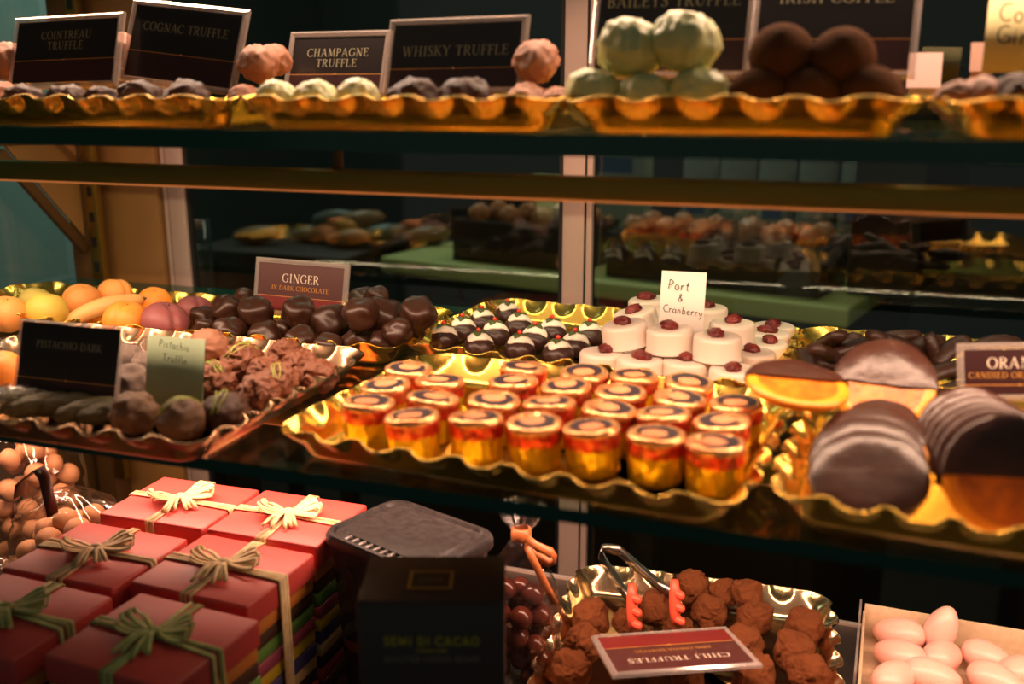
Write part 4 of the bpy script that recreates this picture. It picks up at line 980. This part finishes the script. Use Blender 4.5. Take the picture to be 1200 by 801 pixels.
# ------------------------------------------------------------------ chili truffles, tongs
def chunk_fn(o):
    def f(p):
        e = .80; q = Vector([math.copysign(abs(c) ** e, c) for c in p]); q *= .88
        return q * (.92 + .30 * nz(p, 1.5, o) + .13 * rdg(p, 3.2, o) + .06 * rdg(p, 8, o))
    return f
CHK = [blob('chili_truffle', COCOA, chunk_fn(o), 5) for o in (1, 4, 8, 12, 17)]
pl4 = []
cl = [((667, 785), .0200, 'left front'), ((686, 752), .0180, 'left'), ((692, 722), .0190, 'left back'), ((806, 798), .0150, 'front middle'), ((949, 790), .0195, 'right front'), ((884, 790), .0195, 'front, right of the fallen sign'), ((930, 762), .0190, 'right'), ((872, 754), .0190, 'right of the fallen sign edge'),
      ((943, 734), .0190, 'right back corner'), ((768, 712), .0180, 'between the two red tongs tips'), ((832, 716), .0175, 'centre'), ((884, 722), .0180, 'right of centre'), ((735, 728), .0150, 'below the left tongs tip'), ((795, 738), .0150, 'behind the fallen sign'), ((811, 686), .0185, 'back, highest'), ((848, 694), .0150, 'back, small'), ((876, 694), .0165, 'back, right of the small one'),
      ((760, 765), .0160, 'under the fallen sign, left'), ((830, 768), .0160, 'under the fallen sign, right')]
for (pp, r, w_) in cl:
    p = settle(*pp, r, ZD + .003, .925, pl4, .80)
    top('chili_truffle', random.choice(CHK), 'chunky cocoa dusted chili truffle at the %s' % w_, 'truffle', p, (random.uniform(-.4, .4), random.uniform(-.4, .4), random.uniform(0, 6)), 'cocoa dusted chili truffles', scale=(r * .95, r * .95, r * .92))
o = top('serving_tongs', None, 'steel spring tongs with red finger shaped tips in the chili tray', 'tongs', onz(722, 690, -.47))
b0 = onz(722, 690, -.47)
def L_(px, py, y): return ony(px, py, y) - b0
pA = [L_(746, 716, .842), L_(730, 690, .870), L_(712, 664, .900), L_(703, 650, .915)]
pB = [L_(703, 650, .915), L_(704, 643, .922), L_(714, 642, .926), L_(726, 645, .922)]
pC = [L_(726, 645, .922), L_(745, 662, .905), L_(768, 682, .880), L_(790, 698, .858)]
V, Fc = [], []
strip_vf(pA, [(.25, .1, 1)] * 4, .011, V, Fc, .0006); a1 = part('arm', mesh('arm', V, Fc, STEEL), o)
V, Fc = [], []
strip_vf(pB, [(.25, .1, 1)] * 4, .011, V, Fc, .0006); part('spring_bend', mesh('spring_bend', V, Fc, STEEL), o)
V, Fc = [], []
strip_vf(pC, [(.25, .1, 1)] * 4, .011, V, Fc, .0006); a2 = part('arm', mesh('arm', V, Fc, STEEL), o)
def claw(c, sgn):
    V, Fc = [], []
    ax = Vector((.1 * sgn, -.25, -1)).normalized()
    base = [c + ax * t for t in (-.021, -.010, 0, .010, .021)]
    tube_vf(base, [.0035, .0052, .0056, .0052, .0035], 10, V=V, Fc=Fc)
    for t in (-.010, .002, .014):
        p = c + ax * t; tube_vf([p, p + Vector((.004 * sgn, -.003, -.0008)), p + Vector((.0075 * sgn, -.004, -.0020)), p + Vector((.0095 * sgn, -.004, -.0028))], [.0038, .0042, .0042, .0020], 8, V=V, Fc=Fc)
    return mesh('red_tip', V, Fc, REDTIP)
part('red_tip', claw(L_(741, 710, .820), 1), o, label='coral red finger shaped tip'); part('red_tip', claw(L_(791, 705, .830), 1), o, label='coral red finger shaped tip')

# ------------------------------------------------------------------ pink sugared almonds in a kraft box
o = top('kraft_box', None, 'open kraft board box of pink sugared almonds', 'box', (.147, .842, ZD + .0005), (0, 0, R(-2)))
kw, kd, kh = .212, .130, .036
part('bottom', rbox(kw, kd, .002, KRAFT, 0), o)
part('side', rbox(kw, .0025, kh, KRAFT, .0005), o, (0, kd / 2, 0)); part('side', rbox(kw, .0025, kh * .6, KRAFT, .0005), o, (0, -kd / 2, 0))
part('side', rbox(.0025, kd, kh * .8, KRAFT, .0005), o, (-kw / 2, 0, 0)); part('side', rbox(.0025, kd, kh, KRAFT, .0005), o, (kw / 2, 0, 0))
part('clear_sleeve', rbox(.002, kd, .040, ACRYL, .0004), o, (-kw / 2 - .004, 0, 0))
def alm_fn(p): k = 1 - .16 * p.x; return Vector((p.x * 1.45, p.y * .92 * k, p.z * .88 * k))
ALM = blob('sugared_almond', PINK, alm_fn, 3)
pl5 = []
for (pp, r, rot, lab) in [((1053, 742), .0180, (0, 15, 155), 'pink almond at the upper left of the heap'), ((1103, 736), .0170, (0, -75, 0), 'pink almond standing upright at the back'), ((1054, 768), .0180, (0, 10, 150), 'pink almond below the upper left one'), ((1105, 769), .0175, (0, 10, 60), 'pink almond in the middle of the heap'),
                          ((1158, 771), .0170, (0, 12, -12), 'pale pink almond right of the middle'), ((1092, 792), .0180, (0, 5, 0), 'pale pink almond at the bottom middle'), ((1048, 795), .0180, (0, 0, 60), 'pink almond at the bottom left'), ((1168, 798), .0180, (0, 8, -20), 'pink almond at the bottom right'), ((1198, 786), .0170, (0, 0, 40), 'pink almond at the right picture edge')]:
    p = settle(*pp, r, ZD + .003, .905, pl5, .82)
    top('sugared_almond', ALM, lab, 'sugared almond', p, tuple(R(a) for a in rot), 'pink sugared almonds', scale=(r * .95,) * 3)
for i, (x, y) in enumerate([(.075, .80), (.11, .80), (.15, .80), (.19, .81), (.07, .84), (.12, .85), (.16, .86), (.20, .85), (.09, .88), (.14, .885)]):
    q = Vector((x, y, ZD + .018))
    if all((q - a).length > .026 for a, s in pl5): pl5.append((q, .015)); top('sugared_almond', ALM, 'pink sugared almond in the hidden bottom layer of the box', 'sugared almond', q, (0, 0, random.uniform(0, 6)), 'pink sugared almonds', scale=(.0155,) * 3)

# ------------------------------------------------------------------ behind the rear doors: counter with more sweets
P0, P1 = onz(445, 300, -.30), onz(995, 362, -.30)
ang = math.atan2(P1.y - P0.y, P1.x - P0.x); ux = Vector((math.cos(ang), math.sin(ang), 0)); uy = Vector((-math.sin(ang), math.cos(ang), 0)); BLn = (P1 - P0).length
def bk(u, v, z): return P0 + ux * u + uy * v + Vector((0, 0, z))
ctr = bk(BLn / 2, .34, 0)
top('counter_board', rbox(BLn, .68, .030, GBOARD, .006, 3), 'pale green board counter behind the glass doors', 'counter', (ctr.x, ctr.y, -.330), (0, 0, ang))
cb = bk(BLn / 2, .34, 0)
o = top('counter_cabinet', None, 'dark cabinet carrying the pale green board', 'cabinet', (cb.x, cb.y, -Z0), (0, 0, ang))
part('body', rbox(BLn - .06, .60, Z0 - .332, CRATE, .004), o)
for i in range(3): part('door', rbox((BLn - .1) / 3 - .01, .012, Z0 - .40, CRATE, .003), o, (-(BLn - .1) / 3 + i * (BLn - .1) / 3, -.306, .03))
def crate(u0, u1, v, h, lab, n, seed):
    c = bk((u0 + u1) / 2, v, .0008); wd = u1 - u0
    o = top('sweet_crate', None, lab, 'crate', c, (0, 0, ang), 'dark crates of sweets behind the glass')
    part('bottom', rbox(wd, .16, .006, CRATE, .001), o)
    for s in (-1, 1):
        part('long_side', rbox(wd, .008, h, CRATE, .002), o, (0, s * .076, 0)); part('short_side', rbox(.008, .144, h, CRATE, .002), o, (s * (wd / 2 - .004), 0, 0))
    part('filling', rbox(wd - .02, .14, h * .75, CRATE, .004), o, (0, 0, .004))
    rnd = random.Random(seed)
    for i in range(n):
        u = u0 + .03 + (wd - .06) * (i % (n // 2)) / (n // 2 - 1); vv = v + (-.035 if i < n // 2 else .03); q = bk(u, vv, h * .75 + .027)
        top('wrapped_sweet', random.choice(WSW), 'amber wrapped sweet heaped in the %s' % lab.replace('dark ', ''), 'sweet', q, spin(), 'amber sweets in the %s' % lab, scale=(.018,) * 3)
WSW = [blob('wrapped_sweet', AMBER, shag_fn(o_, .4), 3) for o_ in (5, 9)]
crate(.14, .40, .12, .075, 'dark crate left of the door frame', 8, 1)
crate(.455, .81, .12, .075, 'dark crate right of the door frame', 12, 2)
for (u, lab) in ((.355, 'small dark tag standing on the left crate'), (.66, 'small dark tag standing on the right crate')):
    q = bk(u, .06, .072); top('price_tag', rbox(.028, .003, .034, mat('dark_tag', (.05, .015, .012), .5), .0008), lab, 'tag', q, (0, 0, ang), 'dark tags on the crates')
o = bk(BLn - .012, .30, .001)
top('side_cabinet', rbox(.10, .40, .34, CRATE, .004), 'dark upright cabinet at the right end of the green board', 'cabinet', (o.x + .03, o.y, o.z), (0, 0, ang))
for i, u in enumerate((.52, .59, .66, .73, .80)):
    q = bk(u, .27, .001); s = .19 + .012 * (i % 2)
    o = top('paper_packet', None, 'grey paper packet behind the right crate, %s from the left' % ORD[i], 'packet', q, (R(-4), 0, ang), 'grey paper packets behind the crate')
    part('bag', rbox(.058, .03, s, PAK, .004), o); part('label', rbox(.034, .001, .05, LABELW if i % 2 else BLUEP, 0), o, (0, -.0156, s * .45))
q = bk(.34, .30, .001); o = top('paper_packet', None, 'wide grey packet behind the left crate', 'packet', q, (0, 0, ang)); part('bag', rbox(.14, .04, .19, PAK, .004), o); part('label', rbox(.09, .001, .03, BLUEP, 0), o, (0, -.0206, .15))
q = bk(.22, .28, .001); top('green_card', rbox(.10, .01, .14, GBOARD, .003, 2), 'pale green card standing behind the left crate', 'card', q, (0, 0, ang))
rs = Vector((.52, 2.05, -.12)); top('rear_shelf', rbox(.60, .30, .02, GBOARD, .003), 'pale shelf behind the right door carrying blue packs', 'shelf', rs)
o = top('shelf_stand', None, 'brown stand under the rear shelf', 'stand', (.52, 2.05, -Z0)); part('column', rbox(.30, .22, Z0 - .1203, CRATE, .004), o); part('foot', rbox(.5, .28, .03, CRATE, .003), o)
for i in range(6):
    o = top('blue_pack', None, 'blue striped pack on the rear shelf, %s from the left' % ORD[i], 'packet', (.32 + i * .055, 1.96, -.0995), group='blue packs on the rear shelf')
    part('pack', rbox(.046, .05, .085, BLUEP, .003), o); part('white_stripe', rbox(.008, .0008, .080, LABELW, 0), o, (.006, -.0254, .002)); part('white_top', rbox(.044, .048, .004, LABELW, .001), o, (0, 0, .085))
# side table at the rear left with shapes added as door reflections and an acrylic holder
st_ = Vector((-1.06, 1.78, -.30))
o = top('rear_table', None, 'dark table behind the left door carrying the reflection shapes', 'table', (st_.x, st_.y, -Z0)); part('top', rbox(.36, .34, .02, CRATE, .003), o, (0, 0, Z0 - .32))
for a in (-1, 1):
    for b in (-1, 1): part('leg', rbox(.03, .03, Z0 - .32, CRATE, .002), o, (a * .15, b * .14, 0))
DIMO = mat('reflection_amber', (.34, .13, .04), .4, col2=(.26, .15, .06), nscale=12); DIMG = mat('reflection_grey', (.16, .15, .12), .4, col2=(.10, .08, .06), nscale=12)
WED = [blob('reflection_wedge', m, longbar(7), 3) for m in (DIMO, DIMG)]
for i, (x, y, z, k, rz) in enumerate([(-1.13, 1.70, .0, 0, 20), (-1.03, 1.76, .0, 1, 10), (-.93, 1.72, .0, 0, 15), (-.985, 1.76, .032, 1, 5), (-.895, 1.80, .002, 1, 30), (-.92, 1.75, .034, 0, 20), (-.80, 1.80, .002, 0, 25)]):
    top('reflection_wedge', WED[k], 'blurred fruit shape imitating a reflection in the left door, %s from the left' % ORD[i], 'candied fruit', (x, y, -.28 + z), (0, R(-6), R(rz)), 'reflection shapes on the rear table', scale=(.048,) * 3)
q0 = ony(222, 340, 1.22); q1 = ony(249, 340, 1.22); hh = (ony(235, 256, 1.22) - ony(235, 340, 1.22)).z
o = top('acrylic_tube', None, 'clear acrylic cylinder standing behind the left glass door', 'holder', ((q0.x + q1.x) / 2, 1.22, q0.z - .05)); rt = (q1.x - q0.x) / 2
part('cylinder', lathe('cylinder', [(.0001, 0), (rt, 0), (rt, .05 + hh), (rt * .9, .05 + hh), (rt * .9, .002), (.0001, .002)], clear('tube_acrylic', (.94, .94, .93), .03, 1.5, 1.2), 28), o)
part('plug', lathe('plug', [(.0001, 0), (rt * .5, 0), (rt * .5, .012), (.0001, .014)], MILKP, 16), o, (0, 0, .036 + hh))
o = top('rear_ledge', None, 'narrow dark ledge behind the doors carrying the acrylic cylinder', 'ledge', (-.55, 1.23, -Z0)); part('board', rbox(.7, .09, .02, CRATE, .002), o, (0, 0, Z0 + q0.z - .0705))
for a in (-1, 1): part('leg', rbox(.03, .05, Z0 + q0.z - .0705, CRATE, .002), o, (a * .32, 0, 0))
